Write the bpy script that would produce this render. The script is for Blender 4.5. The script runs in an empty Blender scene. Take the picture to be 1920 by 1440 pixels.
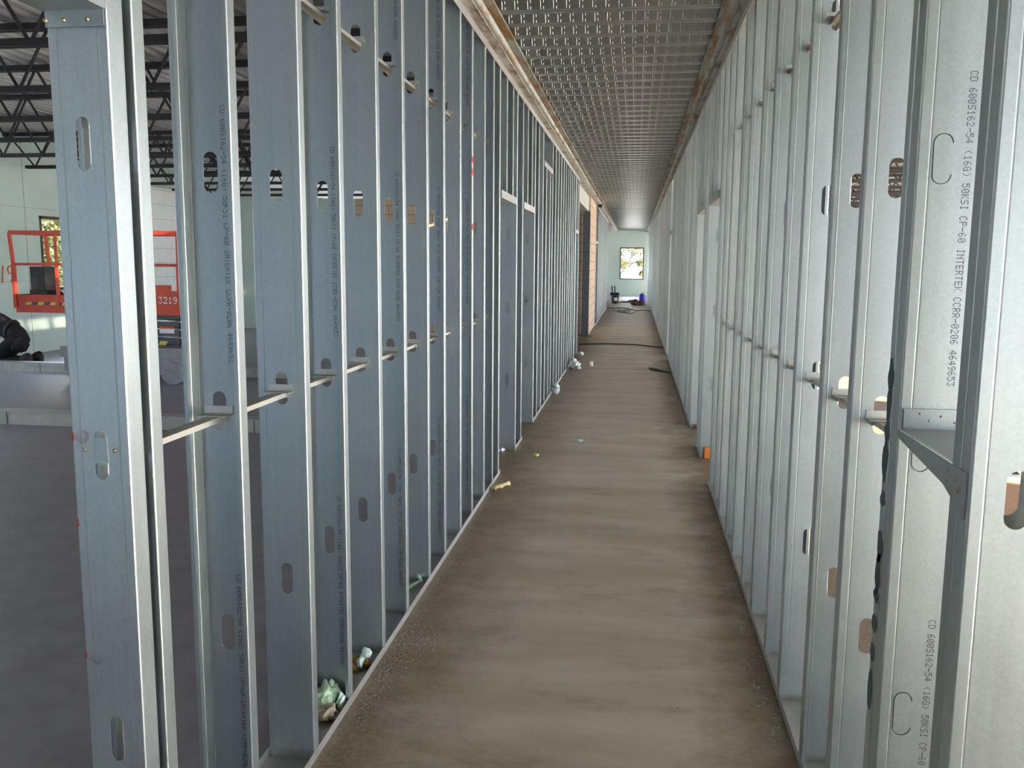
import bpy, bmesh, math, random
from math import sin, cos, pi, radians
from mathutils import Vector, Matrix, noise
S = 0.0254                      # everything below is measured in inches
random.seed(7)
scn = bpy.context.scene
COL = scn.collection
XL, XR = -39.14, 22.5           # corridor faces of the two stud walls
ZT = 119.3                      # underside of the steel above the studs
XE = 398.0                      # outer walls
YB, YE = -420.0, 1698.0         # back and end walls

# ------------------------------------------------------------------ materials
def newmat(name):
    m = bpy.data.materials.new(name); m.use_nodes = True
    nt = m.node_tree; b = nt.nodes['Principled BSDF']
    return m, nt, b
def N(nt, t, **kw):
    n = nt.nodes.new(t)
    for k, v in kw.items():
        if k in n.inputs: n.inputs[k].default_value = v
        else: setattr(n, k, v)
    return n
def ramp(nt, fac, stops):
    r = nt.nodes.new('ShaderNodeValToRGB'); e = r.color_ramp.elements
    while len(e) < len(stops): e.new(0.5)
    for el, (p, c) in zip(e, stops):
        el.position = p; el.color = (*c, 1) if len(c) == 3 else c
    nt.links.new(fac, r.inputs[0]); return r
def coords(nt, scale=(1, 1, 1), rnd=True):
    tc = N(nt, 'ShaderNodeTexCoord'); mp = N(nt, 'ShaderNodeMapping'); mp.inputs['Scale'].default_value = scale
    nt.links.new(tc.outputs['Object'], mp.inputs['Vector'])
    if rnd:
        oi = N(nt, 'ShaderNodeObjectInfo'); mu = N(nt, 'ShaderNodeMath', operation='MULTIPLY'); mu.inputs[1].default_value = 37.0
        nt.links.new(oi.outputs['Random'], mu.inputs[0])
        cb = N(nt, 'ShaderNodeCombineXYZ')
        for k in range(3): nt.links.new(mu.outputs[0], cb.inputs[k])
        nt.links.new(cb.outputs[0], mp.inputs['Location'])
    return mp.outputs[0]
def simple(name, col, rough=0.6, metal=0.0, var=0.12, scale=8.0, bump=0.0):
    m, nt, b = newmat(name)
    v = coords(nt)
    n = N(nt, 'ShaderNodeTexNoise'); n.inputs['Scale'].default_value = scale; n.inputs['Detail'].default_value = 4
    nt.links.new(v, n.inputs['Vector'])
    lo = tuple(max(0, c * (1 - var)) for c in col); hi = tuple(min(1, c * (1 + var)) for c in col)
    r = ramp(nt, n.outputs[0], [(0.3, lo), (0.7, hi)])
    nt.links.new(r.outputs[0], b.inputs['Base Color'])
    b.inputs['Roughness'].default_value = rough; b.inputs['Metallic'].default_value = metal
    if bump:
        bp = N(nt, 'ShaderNodeBump'); bp.inputs['Strength'].default_value = bump; bp.inputs['Distance'].default_value = 0.01
        nt.links.new(n.outputs[0], bp.inputs['Height']); nt.links.new(bp.outputs[0], b.inputs['Normal'])
    return m
def galv(name, base, metal=0.85, rough=0.38, vary=False):
    m, nt, b = newmat(name)
    v = coords(nt, (1, 1, 1))
    vo = N(nt, 'ShaderNodeTexVoronoi'); vo.inputs['Scale'].default_value = 170
    no = N(nt, 'ShaderNodeTexNoise'); no.inputs['Scale'].default_value = 5; no.inputs['Detail'].default_value = 6
    nt.links.new(v, vo.inputs['Vector']); nt.links.new(v, no.inputs['Vector'])
    v2 = coords(nt, (60, 60, 0.7))
    st = N(nt, 'ShaderNodeTexNoise'); st.inputs['Scale'].default_value = 1.0; st.inputs['Detail'].default_value = 2
    nt.links.new(v2, st.inputs['Vector'])
    a = N(nt, 'ShaderNodeMix', data_type='RGBA'); a.inputs[0].default_value = 0.35
    bw = N(nt, 'ShaderNodeRGBToBW'); nt.links.new(vo.outputs['Color'], bw.inputs[0])
    nt.links.new(no.outputs[0], a.inputs[6]); nt.links.new(bw.outputs[0], a.inputs[7])
    a2 = N(nt, 'ShaderNodeMix', data_type='RGBA'); a2.inputs[0].default_value = 0.3
    nt.links.new(a.outputs[2], a2.inputs[6]); nt.links.new(st.outputs[0], a2.inputs[7])
    r = ramp(nt, a2.outputs[2], [(0.3, tuple(c * 0.88 for c in base)), (0.7, tuple(min(1, c * 1.08) for c in base))])
    if vary:      # sheets of different coils: some a little darker than others
        oi = N(nt, 'ShaderNodeObjectInfo'); mr = N(nt, 'ShaderNodeMapRange'); mr.inputs[3].default_value = 0.90; mr.inputs[4].default_value = 1.12
        nt.links.new(oi.outputs['Random'], mr.inputs[0]); vm = N(nt, 'ShaderNodeVectorMath', operation='SCALE')
        nt.links.new(r.outputs[0], vm.inputs[0]); nt.links.new(mr.outputs[0], vm.inputs['Scale']); nt.links.new(vm.outputs[0], b.inputs['Base Color'])
    else: nt.links.new(r.outputs[0], b.inputs['Base Color'])
    rr = ramp(nt, a2.outputs[2], [(0.3, (rough - 0.02,) * 3), (0.7, (rough + 0.06,) * 3)])
    nt.links.new(rr.outputs[0], b.inputs['Roughness'])
    b.inputs['Metallic'].default_value = metal
    bp = N(nt, 'ShaderNodeBump'); bp.inputs['Strength'].default_value = 0.05; bp.inputs['Distance'].default_value = 0.002
    nt.links.new(no.outputs[0], bp.inputs['Height']); nt.links.new(bp.outputs[0], b.inputs['Normal'])
    return m
def rusty(name, base, rust, amt=0.5, metal=0.4, rough=0.6):
    m, nt, b = newmat(name)
    v = coords(nt, (3, 0.8, 3))
    n = N(nt, 'ShaderNodeTexNoise'); n.inputs['Scale'].default_value = 3; n.inputs['Detail'].default_value = 7; n.inputs['Roughness'].default_value = 0.65
    nt.links.new(v, n.inputs['Vector'])
    r = ramp(nt, n.outputs[0], [(0.5 - amt * 0.3, rust), (0.62 - amt * 0.2, base)])
    nt.links.new(r.outputs[0], b.inputs['Base Color'])
    b.inputs['Metallic'].default_value = metal; b.inputs['Roughness'].default_value = rough
    return m
M = {}
M['galv'] = galv('galvanized', (0.42, 0.465, 0.47), metal=0.92, rough=0.42, vary=True)
M['galv_clip'] = galv('galvanized_clip', (0.56, 0.55, 0.50), rough=0.42)
M['track'] = galv('galvanized_track', (0.55, 0.55, 0.54), rough=0.45)
M['deck'] = simple('deck_steel', (0.46, 0.49, 0.48), 0.30, 0.93, 0.08, 3)
M['roofdeck'] = galv('roof_deck_steel', (0.55, 0.56, 0.58), metal=0.8, rough=0.35)
M['ledger_low'] = rusty('ledger_rust', (0.52, 0.50, 0.45), (0.17, 0.10, 0.06), 0.55)
M['ledger_up'] = rusty('ledger_grey', (0.42, 0.45, 0.44), (0.30, 0.17, 0.06), 0.25)
M['ledger_pipe'] = rusty('pipe_grey', (0.40, 0.43, 0.42), (0.30, 0.22, 0.14), 0.3)
M['joist'] = simple('joist_paint', (0.035, 0.033, 0.038), 0.65, 0.2)
M['steel_dark'] = simple('column_primer', (0.10, 0.11, 0.12), 0.55, 0.3)
M['ink'] = simple('ink', (0.02, 0.022, 0.025), 0.7)
M['redpaint'] = simple('red_marker', (0.45, 0.03, 0.03), 0.6)
M['greenpaint'] = simple('dark_green_smudge', (0.02, 0.06, 0.06), 0.5)
M['screw'] = simple('zinc_screw', (0.55, 0.42, 0.25), 0.35, 0.9)
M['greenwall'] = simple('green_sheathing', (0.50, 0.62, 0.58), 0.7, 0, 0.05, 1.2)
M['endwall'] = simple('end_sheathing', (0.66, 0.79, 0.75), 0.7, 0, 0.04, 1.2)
M['litfoam'] = simple('lit_foam_block', (0.80, 0.84, 0.86), 0.8, 0, 0.04, 3)
M['curb'] = simple('cream_steel', (0.52, 0.53, 0.48), 0.5, 0.3)
M['red'] = simple('lift_red', (0.62, 0.07, 0.035), 0.45)
M['liftgrey'] = simple('lift_grey', (0.085, 0.09, 0.105), 0.55)
M['liftlight'] = simple('lift_light', (0.30, 0.31, 0.34), 0.5)
M['tyre'] = simple('lift_tyre', (0.30, 0.32, 0.38), 0.7)
M['yellow'] = simple('hazard_yellow', (0.75, 0.60, 0.10), 0.5)
M['black'] = simple('black_plastic', (0.015, 0.015, 0.017), 0.5)
M['white'] = simple('white_paint', (0.82, 0.82, 0.82), 0.5)
M['orangepaint'] = simple('orange_spray', (0.75, 0.20, 0.04), 0.8)
M['orange'] = simple('orange_plastic', (0.75, 0.22, 0.03), 0.45)
M['foam'] = simple('mint_foam', (0.50, 0.66, 0.47), 0.75, 0, 0.2, 25, 0.4)
M['foam_y'] = simple('yellow_foam', (0.70, 0.58, 0.28), 0.8, 0, 0.25, 40, 0.5)
M['foam_b'] = simple('brown_foam', (0.42, 0.36, 0.26), 0.85, 0, 0.3, 40, 0.5)
M['foam_o'] = simple('amber_foam', (0.33, 0.22, 0.06), 0.85, 0, 0.3, 40, 0.5)
M['palefoam'] = simple('pale_foam', (0.55, 0.70, 0.64), 0.7, 0, 0.1, 30, 0.3)
M['paleblue'] = simple('pale_blue_plastic', (0.62, 0.75, 0.76), 0.35)
M['clearplastic'] = simple('cloudy_plastic', (0.80, 0.82, 0.80), 0.3, 0, 0.2, 40)
M['silver'] = simple('silver_can', (0.75, 0.75, 0.80), 0.25, 0.9)
M['grit'] = simple('plaster_grit', (0.42, 0.36, 0.28), 0.9, 0, 0.4, 300)
M['crumb'] = simple('foam_crumbs', (0.55, 0.66, 0.62), 0.9, 0, 0.2, 300)
M['twig'] = simple('dark_wood_splinter', (0.10, 0.075, 0.045), 0.8)
M['blue'] = simple('blue_plastic', (0.05, 0.05, 0.60), 0.4)
M['brownleather'] = simple('brown_canvas', (0.10, 0.04, 0.03), 0.8)
M['cloth'] = simple('dark_cloth', (0.012, 0.011, 0.016), 0.9, 0, 0.25, 15)
M['boot'] = simple('dark_boot', (0.035, 0.025, 0.025), 0.7)
M['skin'] = simple('skin', (0.50, 0.30, 0.21), 0.55, 0, 0.05)
M['brownsheet'] = simple('brown_board', (0.42, 0.25, 0.14), 0.8)
M['hair'] = simple('dark_hair', (0.03, 0.02, 0.015), 0.7)
M['wood'] = simple('window_buck_wood', (0.10, 0.07, 0.045), 0.7)
M['bark'] = simple('bark', (0.07, 0.05, 0.042), 0.9, 0, 0.3, 4)
M['ground'] = simple('pale_dirt', (0.62, 0.60, 0.54), 0.9, 0, 0.15, 1)
M['leaf'] = simple('leaf_green', (0.22, 0.19, 0.06), 0.6, 0, 0.5, 3)
M['leaf_far'] = simple('far_leaf', (0.075, 0.066, 0.02), 0.6, 0, 0.5, 3)
M['steelroof'] = simple('outside_roof', (0.3, 0.3, 0.3), 0.8)

def block_material():
    m, nt, b = newmat('tan_block'); tc = N(nt, 'ShaderNodeTexCoord')
    sp = N(nt, 'ShaderNodeSeparateXYZ'); nt.links.new(tc.outputs['Object'], sp.inputs[0])
    ad = N(nt, 'ShaderNodeMath', operation='ADD'); nt.links.new(sp.outputs[0], ad.inputs[0]); nt.links.new(sp.outputs[1], ad.inputs[1])
    cb = N(nt, 'ShaderNodeCombineXYZ'); nt.links.new(ad.outputs[0], cb.inputs[0]); nt.links.new(sp.outputs[2], cb.inputs[1])
    br = N(nt, 'ShaderNodeTexBrick'); nt.links.new(cb.outputs[0], br.inputs['Vector'])
    br.inputs['Scale'].default_value = 1.0; br.inputs['Brick Width'].default_value = 0.406; br.inputs['Row Height'].default_value = 0.203
    br.inputs['Mortar Size'].default_value = 0.008
    br.inputs['Color1'].default_value = (0.56, 0.44, 0.33, 1); br.inputs['Color2'].default_value = (0.50, 0.39, 0.30, 1)
    br.inputs['Mortar'].default_value = (0.26, 0.19, 0.14, 1)
    nt.links.new(br.outputs[0], b.inputs['Base Color']); b.inputs['Roughness'].default_value = 0.9
    return m
M['block'] = block_material()

def floor_material():
    m, nt, b = newmat('concrete_floor'); L = nt.links.new
    tc = N(nt, 'ShaderNodeTexCoord'); P = tc.outputs['Object']
    sp = N(nt, 'ShaderNodeSeparateXYZ'); L(P, sp.inputs[0])
    def noi(scale, det=5, mscale=(1, 1, 1), rough=0.6):
        mp = N(nt, 'ShaderNodeMapping'); mp.inputs['Scale'].default_value = mscale; L(P, mp.inputs[0])
        n = N(nt, 'ShaderNodeTexNoise'); n.inputs['Scale'].default_value = scale; n.inputs['Detail'].default_value = det
        n.inputs['Roughness'].default_value = rough; L(mp.outputs[0], n.inputs['Vector']); return n.outputs[0]
    def mth(op, a, c, clamp=False):
        n = N(nt, 'ShaderNodeMath', operation=op); n.use_clamp = clamp
        for i, x in enumerate((a, c)):
            if isinstance(x, (int, float)): n.inputs[i].default_value = x
            else: L(x, n.inputs[i])
        return n.outputs[0]
    def mixc(f, a, c):
        n = N(nt, 'ShaderNodeMix', data_type='RGBA'); L(f, n.inputs[0])
        for i, x in ((6, a), (7, c)):
            if isinstance(x, tuple): n.inputs[i].default_value = (*x, 1)
            else: L(x, n.inputs[i])
        return n.outputs[2]
    big = noi(1.1, 5); mid = noi(5, 6); fine = noi(45, 4); wide = noi(1.0, 4, (0.8, 3.2, 1))
    grey = ramp(nt, mid, [(0.3, (0.20, 0.20, 0.23)), (0.7, (0.30, 0.30, 0.34))]).outputs[0]
    tan = ramp(nt, wide, [(0.32, (0.41, 0.355, 0.285)), (0.68, (0.58, 0.525, 0.45))]).outputs[0]
    # distance to the two corridor walls (metres)
    dl = mth('SUBTRACT', sp.outputs[0], XL * S); dr = mth('SUBTRACT', XR * S, sp.outputs[0])
    inl = mth('ADD', mth('MULTIPLY', dl, 6.0), 1.3, True)      # 0 in the left room, 1 in the corridor
    base = mixc(inl, grey, tan)
    wob = mth('MULTIPLY', mth('SUBTRACT', mid, 0.5), 0.55)
    el = mth('SUBTRACT', 1.0, mth('DIVIDE', mth('ADD', dl, wob), 0.50), True)   # dirt band by the left wall
    er = mth('SUBTRACT', 1.0, mth('DIVIDE', mth('ADD', dr, wob), 0.30), True)
    lc = mth('GREATER_THAN', dl, -0.16); el = mth('MULTIPLY', el, lc)
    dirt = mth('MULTIPLY', mth('ADD', el, er, True), 0.92)
    brown = ramp(nt, fine, [(0.35, (0.12, 0.08, 0.045)), (0.7, (0.25, 0.19, 0.12))]).outputs[0]
    c = mixc(dirt, base, brown)
    spk = ramp(nt, noi(90, 2), [(0.66, (0, 0, 0)), (0.74, (1, 1, 1))]).outputs[0]
    sf = mth('MULTIPLY', spk, mth('MULTIPLY', dirt, 0.35))
    c = mixc(sf, c, (0.5, 0.46, 0.40))
    dk = ramp(nt, noi(2.3, 6, (1, 2.2, 1), 0.7), [(0.55, (0, 0, 0)), (0.70, (1, 1, 1))]).outputs[0]
    c = mixc(mth('MULTIPLY', dk, 0.38), c, (0.17, 0.125, 0.085))
    L(c, b.inputs['Base Color'])
    ro = mth('ADD', mth('MULTIPLY', mid, 0.25), mth('ADD', mth('MULTIPLY', inl, 0.10), 0.28))
    L(ro, b.inputs['Roughness'])
    bp = N(nt, 'ShaderNodeBump'); bp.inputs['Strength'].default_value = 0.12; bp.inputs['Distance'].default_value = 0.01
    L(mth('ADD', fine, mth('MULTIPLY', wide, 2.0)), bp.inputs['Height']); L(bp.outputs[0], b.inputs['Normal'])
    return m
M['floor'] = floor_material()

# ------------------------------------------------------------------ mesh helpers
class MB:
    def __init__(s): s.v = []; s.f = []
    def add(s, vs, fs):
        o = len(s.v); s.v += [tuple(v) for v in vs]; s.f += [tuple(i + o for i in f) for f in fs]; return s
    def box(s, x0, x1, y0, y1, z0, z1):
        x0, x1 = sorted((x0, x1)); y0, y1 = sorted((y0, y1)); z0, z1 = sorted((z0, z1))
        return s.add([(x0, y0, z0), (x1, y0, z0), (x1, y1, z0), (x0, y1, z0), (x0, y0, z1), (x1, y0, z1), (x1, y1, z1), (x0, y1, z1)],
                     [(3, 2, 1, 0), (4, 5, 6, 7), (0, 1, 5, 4), (1, 2, 6, 5), (2, 3, 7, 6), (3, 0, 4, 7)])
    def quad(s, a, b, c, d): return s.add([a, b, c, d], [(0, 1, 2, 3)])
    def bar(s, p, q, w, h):                       # rectangular bar from p to q
        p, q = Vector(p), Vector(q); d = (q - p).normalized()
        up = Vector((0, 0, 1)) if abs(d.z) < 0.9 else Vector((1, 0, 0))
        a = d.cross(up).normalized() * w / 2; b = a.cross(d).normalized() * h / 2
        vs = [p - a - b, p + a - b, p + a + b, p - a + b, q - a - b, q + a - b, q + a + b, q - a + b]
        return s.add(vs, [(3, 2, 1, 0), (4, 5, 6, 7), (0, 1, 5, 4), (1, 2, 6, 5), (2, 3, 7, 6), (3, 0, 4, 7)])
    def tube(s, pts, r, n=8, cap=True):
        pts = [Vector(p) for p in pts]; rs = r if isinstance(r, (list, tuple)) else [r] * len(pts)
        o = len(s.v); prev = None
        for i, p in enumerate(pts):
            d = (pts[min(i + 1, len(pts) - 1)] - pts[max(i - 1, 0)]).normalized()
            if prev is None:
                a = d.cross(Vector((0, 0, 1)) if abs(d.z) < 0.9 else Vector((1, 0, 0))).normalized()
            else:
                a = (prev - d * prev.dot(d)).normalized()
            prev = a; b = d.cross(a)
            for k in range(n):
                t = 2 * pi * k / n; s.v.append(tuple(p + (a * cos(t) + b * sin(t)) * rs[i]))
        for i in range(len(pts) - 1):
            for k in range(n):
                s.f.append((o + i * n + k, o + i * n + (k + 1) % n, o + (i + 1) * n + (k + 1) % n, o + (i + 1) * n + k))
        if cap:
            s.f.append(tuple(o + k for k in reversed(range(n)))); e = o + (len(pts) - 1) * n
            s.f.append(tuple(e + k for k in range(n)))
        return s
    def sweep(s, prof, y0, y1, closed=False, ny=1):      # xz profile along y
        o = len(s.v); n = len(prof)
        for j in range(ny + 1):
            y = y0 + (y1 - y0) * j / ny
            s.v += [(x, y, z) for x, z in prof]
        for j in range(ny):
            for i in range(n if closed else n - 1):
                k = (i + 1) % n
                s.f.append((o + j * n + i, o + j * n + k, o + (j + 1) * n + k, o + (j + 1) * n + i))
        if closed:
            s.f.append(tuple(o + i for i in range(n))); s.f.append(tuple(o + ny * n + i for i in reversed(range(n))))
        return s
    def blob(s, c, r, amp=0.3, seed=0, freq=1.2, sub=3):
        bm = bmesh.new(); bmesh.ops.create_icosphere(bm, subdivisions=sub, radius=1)
        r = r if isinstance(r, tuple) else (r, r, r)
        vs = []
        for v in bm.verts:
            d = 1 + amp * noise.fractal(v.co * freq + Vector((seed * 7.3, seed * 3.1, seed)), 0.6, 2.0, 4)
            vs.append((c[0] + v.co.x * r[0] * d, c[1] + v.co.y * r[1] * d, max(0.02, c[2] + v.co.z * r[2] * d)))
        fs = [tuple(v.index for v in f.verts) for f in bm.faces]; bm.free()
        return s.add(vs, fs)
    def mesh(s, name, mat, org=(0, 0, 0), smooth=False):
        me = bpy.data.meshes.new(name)
        me.from_pydata([((v[0] - org[0]) * S, (v[1] - org[1]) * S, (v[2] - org[2]) * S) for v in s.v], [], s.f)
        me.materials.append(mat); me.validate()
        if smooth: me.polygons.foreach_set('use_smooth', [True] * len(me.polygons))
        me.update(); return me
    def build(s, name, mat, parent=None, org=(0, 0, 0), smooth=False):
        me = s.mesh(name, mat, org, smooth); o = bpy.data.objects.new(name, me); COL.objects.link(o)
        o.location = Vector(org) * S
        if parent is not None:
            po = Vector(parent.get('_o', (0, 0, 0)))
            o.parent = parent; o.location = (Vector(org) - po) * S
        return o
def bake(o, thick=0.07):
    """give a sheet-metal mesh its thickness"""
    md = o.modifiers.new('t', 'SOLIDIFY'); md.thickness = thick * S; md.offset = 0
    dg = bpy.context.evaluated_depsgraph_get(); dg.update()
    me = bpy.data.meshes.new_from_object(o.evaluated_get(dg)); old = o.data
    o.modifiers.clear(); me.name = old.name; o.data = me
    return o
def tag(o, label=None, cat=None, group=None, kind=None):
    if label: o['label'] = label
    if cat: o['category'] = cat
    if group: o['group'] = group
    if kind: o['kind'] = kind
    return o
def empty(name, org):
    o = bpy.data.objects.new(name, None); COL.objects.link(o); o.location = Vector(org) * S
    o.empty_display_size = 0.05; o['_o'] = tuple(float(v) for v in org); return o
def copyobj(o, parent=None, loc=None):
    c = o.copy(); COL.objects.link(c)
    if parent is not None: c.parent = parent
    if loc is not None: c.location = Vector(loc) * S
    return c
def struct(o): o['kind'] = 'structure'; return o

ORD = 'first second third fourth fifth sixth seventh eighth ninth tenth eleventh twelfth thirteenth fourteenth fifteenth sixteenth seventeenth eighteenth nineteenth twentieth'.split()
def ordn(i):
    if i < 20: return ORD[i]
    t = {2: 'twenty', 3: 'thirty', 4: 'forty', 5: 'fifty'}; n = i + 1
    return (t[n // 10][:-1] + 'ieth') if n % 10 == 0 else t[n // 10] + '-' + ORD[n % 10 - 1]

# ------------------------------------------------------------------ dot-matrix lettering
GL = {'C': '0E11101010110E', 'D': '1E11111111111E', '6': '0608101E11110E', '0': '0E11131519110E', 'S': '0F10100E01011E',
      '1': '040C040404040E', '2': '0E11010204081F', '-': '0000001F000000', '5': '1F101E0101110E', '4': '02060A121F0202', '(': '02040808080402',
      'G': '0E11101711110F', ')': '08040202020408', 'K': '11121418141211', 'I': '0E04040404040E', 'P': '1E11111E101010', 'N': '11191513111111',
      'T': '1F040404040404', 'E': '1F10101E10101F', 'R': '1E11111E141211', '9': '0E11110F01020C', '3': '1F02040201110E', ' ': '00' * 7,
      'Y': '1111110A040404', 'J': '0702020202120C', 'A': '0E11111F111111', 'L': '1010101010101F', 'M': '111B1515111111'}
STUD_TEXT = 'CD 600S162-54 (16G) 50KSI CP-60 INTERTEK CCRR-0206 4649653'
def dotrows(ch):
    g = GL.get(ch, '00' * 7); return [int(g[i * 2:i * 2 + 2], 16) for i in range(7)]
def stud_print(xc, z0, text=STUD_TEXT, pitch=0.44, h=0.62, y=-0.05):
    """letters run down the web, tops to the right"""
    m = MB(); du = pitch * 0.8 / 5; dv = h / 7
    for i, ch in enumerate(text):
        for r, row in enumerate(dotrows(ch)):
            for c in range(5):
                if row >> (4 - c) & 1:
                    z = z0 - i * pitch - c * du; x = xc + h / 2 - r * dv
                    m.quad((x - dv * 0.42, y, z - du * 0.42), (x + dv * 0.42, y, z - du * 0.42), (x + dv * 0.42, y, z + du * 0.42), (x - dv * 0.42, y, z + du * 0.42))
    return m
def block_text(m, text, x0, z0, h, y, vertical=False):
    """upright letters facing -y; vertical: letters rotated, running upward"""
    w = h * 0.62; du = w / 5 * 1.0; dv = h / 7; p = w * 1.25
    for i, ch in enumerate(text):
        for r, row in enumerate(dotrows(ch)):
            for c in range(5):
                if row >> (4 - c) & 1:
                    a, b = i * p + c * du, h - r * dv
                    if vertical: m.quad((x0 - b, y, z0 + a), (x0 - b + dv, y, z0 + a), (x0 - b + dv, y, z0 + a + du), (x0 - b, y, z0 + a + du))
                    else: m.quad((x0 + a, y, z0 + b - dv), (x0 + a + du, y, z0 + b - dv), (x0 + a + du, y, z0 + b), (x0 + a, y, z0 + b))

# ------------------------------------------------------------------ studs
HOLES = (24.2, 48.2, 72.2, 96.2)
def stud_mesh(z0, z1, sx, sy, fl=1.625, holes=HOLES, plugged=()):
    """C-shaped stud: web in the plane y=0 from x=0 (corridor) to 6; sx mirrors to the room side, sy gives the side the flanges go"""
    r = 0.13; sec = []
    def arc(cx, cy, a0, a1, n=3):
        for k in range(n + 1):
            a = radians(a0 + (a1 - a0) * k / n); sec.append((cx + r * cos(a), cy + r * sin(a)))
    sec.append((0.5, fl)); arc(r, fl - r, 90, 180); arc(r, r, 180, 270)
    web0 = len(sec)
    for x, y in ((0.85, 0), (0.95, 0.014), (1.05, 0), (2.25, 0), (3.75, 0), (4.95, 0), (5.05, 0.014), (5.15, 0)): sec.append((x, y))
    hb = web0 + 3
    arc(6 - r, r, 270, 360); arc(6 - r, fl - r, 0, 90); sec.append((5.5, fl))
    lv = {z0, z1}
    hs = [h for h in holes if z0 + 3 < h < z1 - 3]
    for h in hs: lv |= {h - 2, h - 1.25, h + 1.25, h + 2}
    lv = sorted(lv); m = MB()
    idx = {}
    def V(x, y, z):
        k = (round(x, 4), round(y, 4), round(z, 4))
        if k not in idx: idx[k] = len(m.v); m.v.append((sx * x, sy * y, z))
        return idx[k]
    def F(*p):
        p = p if sx * sy > 0 else tuple(reversed(p)); m.f.append(p)
    for i in range(len(sec) - 1):
        (xa, ya), (xb, yb) = sec[i], sec[i + 1]
        for a, b in zip(lv, lv[1:]):
            h = next((h for h in hs if h - 2 <= a and b <= h + 2), None)
            if i == hb and h is not None:
                if abs(a - (h - 2)) < 1e-6 or abs(b - (h + 2)) < 1e-6:
                    top = abs(b - (h + 2)) < 1e-6; zc = h + 1.25 if top else h - 1.25; sgn = 1 if top else -1
                    for side in (-1, 1):
                        xe = 3 + side * 0.75; arcp = [(3 + side * 0.75 * cos(t), zc + sgn * 0.75 * sin(t)) for t in [pi / 2 * k / 5 for k in range(6)]]
                        co = (xe, h + sgn * 2)
                        for p, q in zip(arcp, arcp[1:]):
                            tri = [V(co[0], 0, co[1]), V(p[0], 0, p[1]), V(q[0], 0, q[1])]
                            if side * sgn < 0: tri.reverse()
                            F(*reversed(tri))
                continue
            F(V(xa, ya, a), V(xb, yb, a), V(xb, yb, b), V(xa, ya, b))
    return m
_cache = {}
def get_stud(z0, z1, sx, sy, fl=1.625, holes=HOLES):
    k = (round(z0, 2), round(z1, 2), sx, sy, fl, holes)
    if k not in _cache:
        o = stud_mesh(z0, z1, sx, sy, fl, holes).build('wall_stud', M['galv']); bake(o, 0.075)
        _cache[k] = o.data; bpy.data.objects.remove(o)
    return _cache[k]
_prints = {}
def add_print(st, xc, z0):
    k = (round(xc, 2), round(z0, 1))
    if k not in _prints: _prints[k] = stud_print(xc, z0).mesh('printed_text', M['ink'])
    t = bpy.data.objects.new('printed_text', _prints[k]); COL.objects.link(t); t.parent = st; t['label'] = 'black dotted lettering running down the web'
def stud(side, y, closed, z0=0.12, z1=ZT - 0.1, fl=1.625, label='', group=None, texts=(), name='wall_stud', dx=0.0, holes=HOLES):
    sx = -1 if side == 'L' else 1; x = (XL if side == 'L' else XR) + dx
    o = bpy.data.objects.new(name, get_stud(z0, z1, sx, 1 if closed else -1, fl, holes)); COL.objects.link(o)
    o.location = (x * S, y * S, 0); tag(o, label, 'stud', group)
    for z in texts: add_print(o, sx * 1.55, z)
    return o
GL_, GR_ = 'steel studs of the left wall', 'steel studs of the right wall'
def screw(parent, x, y, z, r=0.17, axis='y'):
    m = MB(); n = 10; pts = [(0, r), (0.03, r), (0.09, r * 0.75), (0.12, r * 0.3)]
    rings = []
    for d, rr in pts:
        rings.append([(x + rr * cos(2 * pi * k / n), y - d, z + rr * sin(2 * pi * k / n)) if axis == 'y' else (x - d, y + rr * cos(2 * pi * k / n), z + rr * sin(2 * pi * k / n)) for k in range(n)])
    vs = [v for R_ in rings for v in R_]; fs = []
    for i in range(len(pts) - 1):
        for k in range(n): fs.append((i * n + k, i * n + (k + 1) % n, (i + 1) * n + (k + 1) % n, (i + 1) * n + k))
    fs.append(tuple((len(pts) - 1) * n + k for k in range(n)))
    m.add(vs, fs); return m.build('screw', M['screw'], parent, (x, y, z))

# --- left wall -----------------------------------------------------------
A = stud('L', 63.5, True, fl=2.1, label='wide galvanized jamb stud at the left edge, flat web towards the viewer with three screws', group=None, name='jamb_stud')
A['_o'] = (XL, 63.5, 0); A.scale.x = 0.8
A2 = stud('L', 68.5, False, label='galvanized stud right behind the nearest left jamb, its flange separated by a dark slot', name='jamb_stud'); A2.scale.x = 0.85
ys = [85.0, 101.3, 117.0, 132.6, 149.6, 165.3, 181.8, 197.3, 213.5, 229.5, 245.5]
near_left = []
for i, y in enumerate(ys):
    op = i % 2 == 0
    lab = 'galvanized stud in the left wall, %s past the doubled jamb at the doorway' % ordn(i)
    if op and i < 9: lab = 'galvanized stud with printed lettering in the left wall, %s past the doubled near jamb' % ordn(i)
    st = stud('L', y if not op else y, not op, label=lab, group=GL_, texts=(78.6, 126.0 - 0.5, 30.6) if op and i < 9 else ())
    near_left.append(st)
def run(side, y0, y1, word, step=16.0, i0=0, far=False, group=None, z0=0.12):
    y = y0; i = i0
    while y < y1:
        if far: lab = word
        else: lab = 'narrow-looking galvanized stud in the %s wall, %s %s' % ('left' if side == 'L' else 'right', ordn(i), word)
        stud(side, y + random.uniform(-0.4, 0.4), i % 2 == 1, label=lab, group=group)
        y += step; i += 1
L_ = 'L'; R_ = 'R'
stud(L_, 256.7, False, label='near jamb stud of the first doorway along the left wall', group=None, name='jamb_stud')
stud(L_, 292.5, True, label='far jamb stud of the first left doorway, its whole web showing below the header', name='jamb_stud')
stud(L_, 309.3, False, label='near jamb stud of the second doorway along the left wall', name='jamb_stud')
stud(L_, 345.0, True, label='far jamb stud of the second left doorway, its whole web showing', name='jamb_stud')
run(L_, 360.0, 377, 'past the second doorway', group=GL_, step=15)
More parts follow.
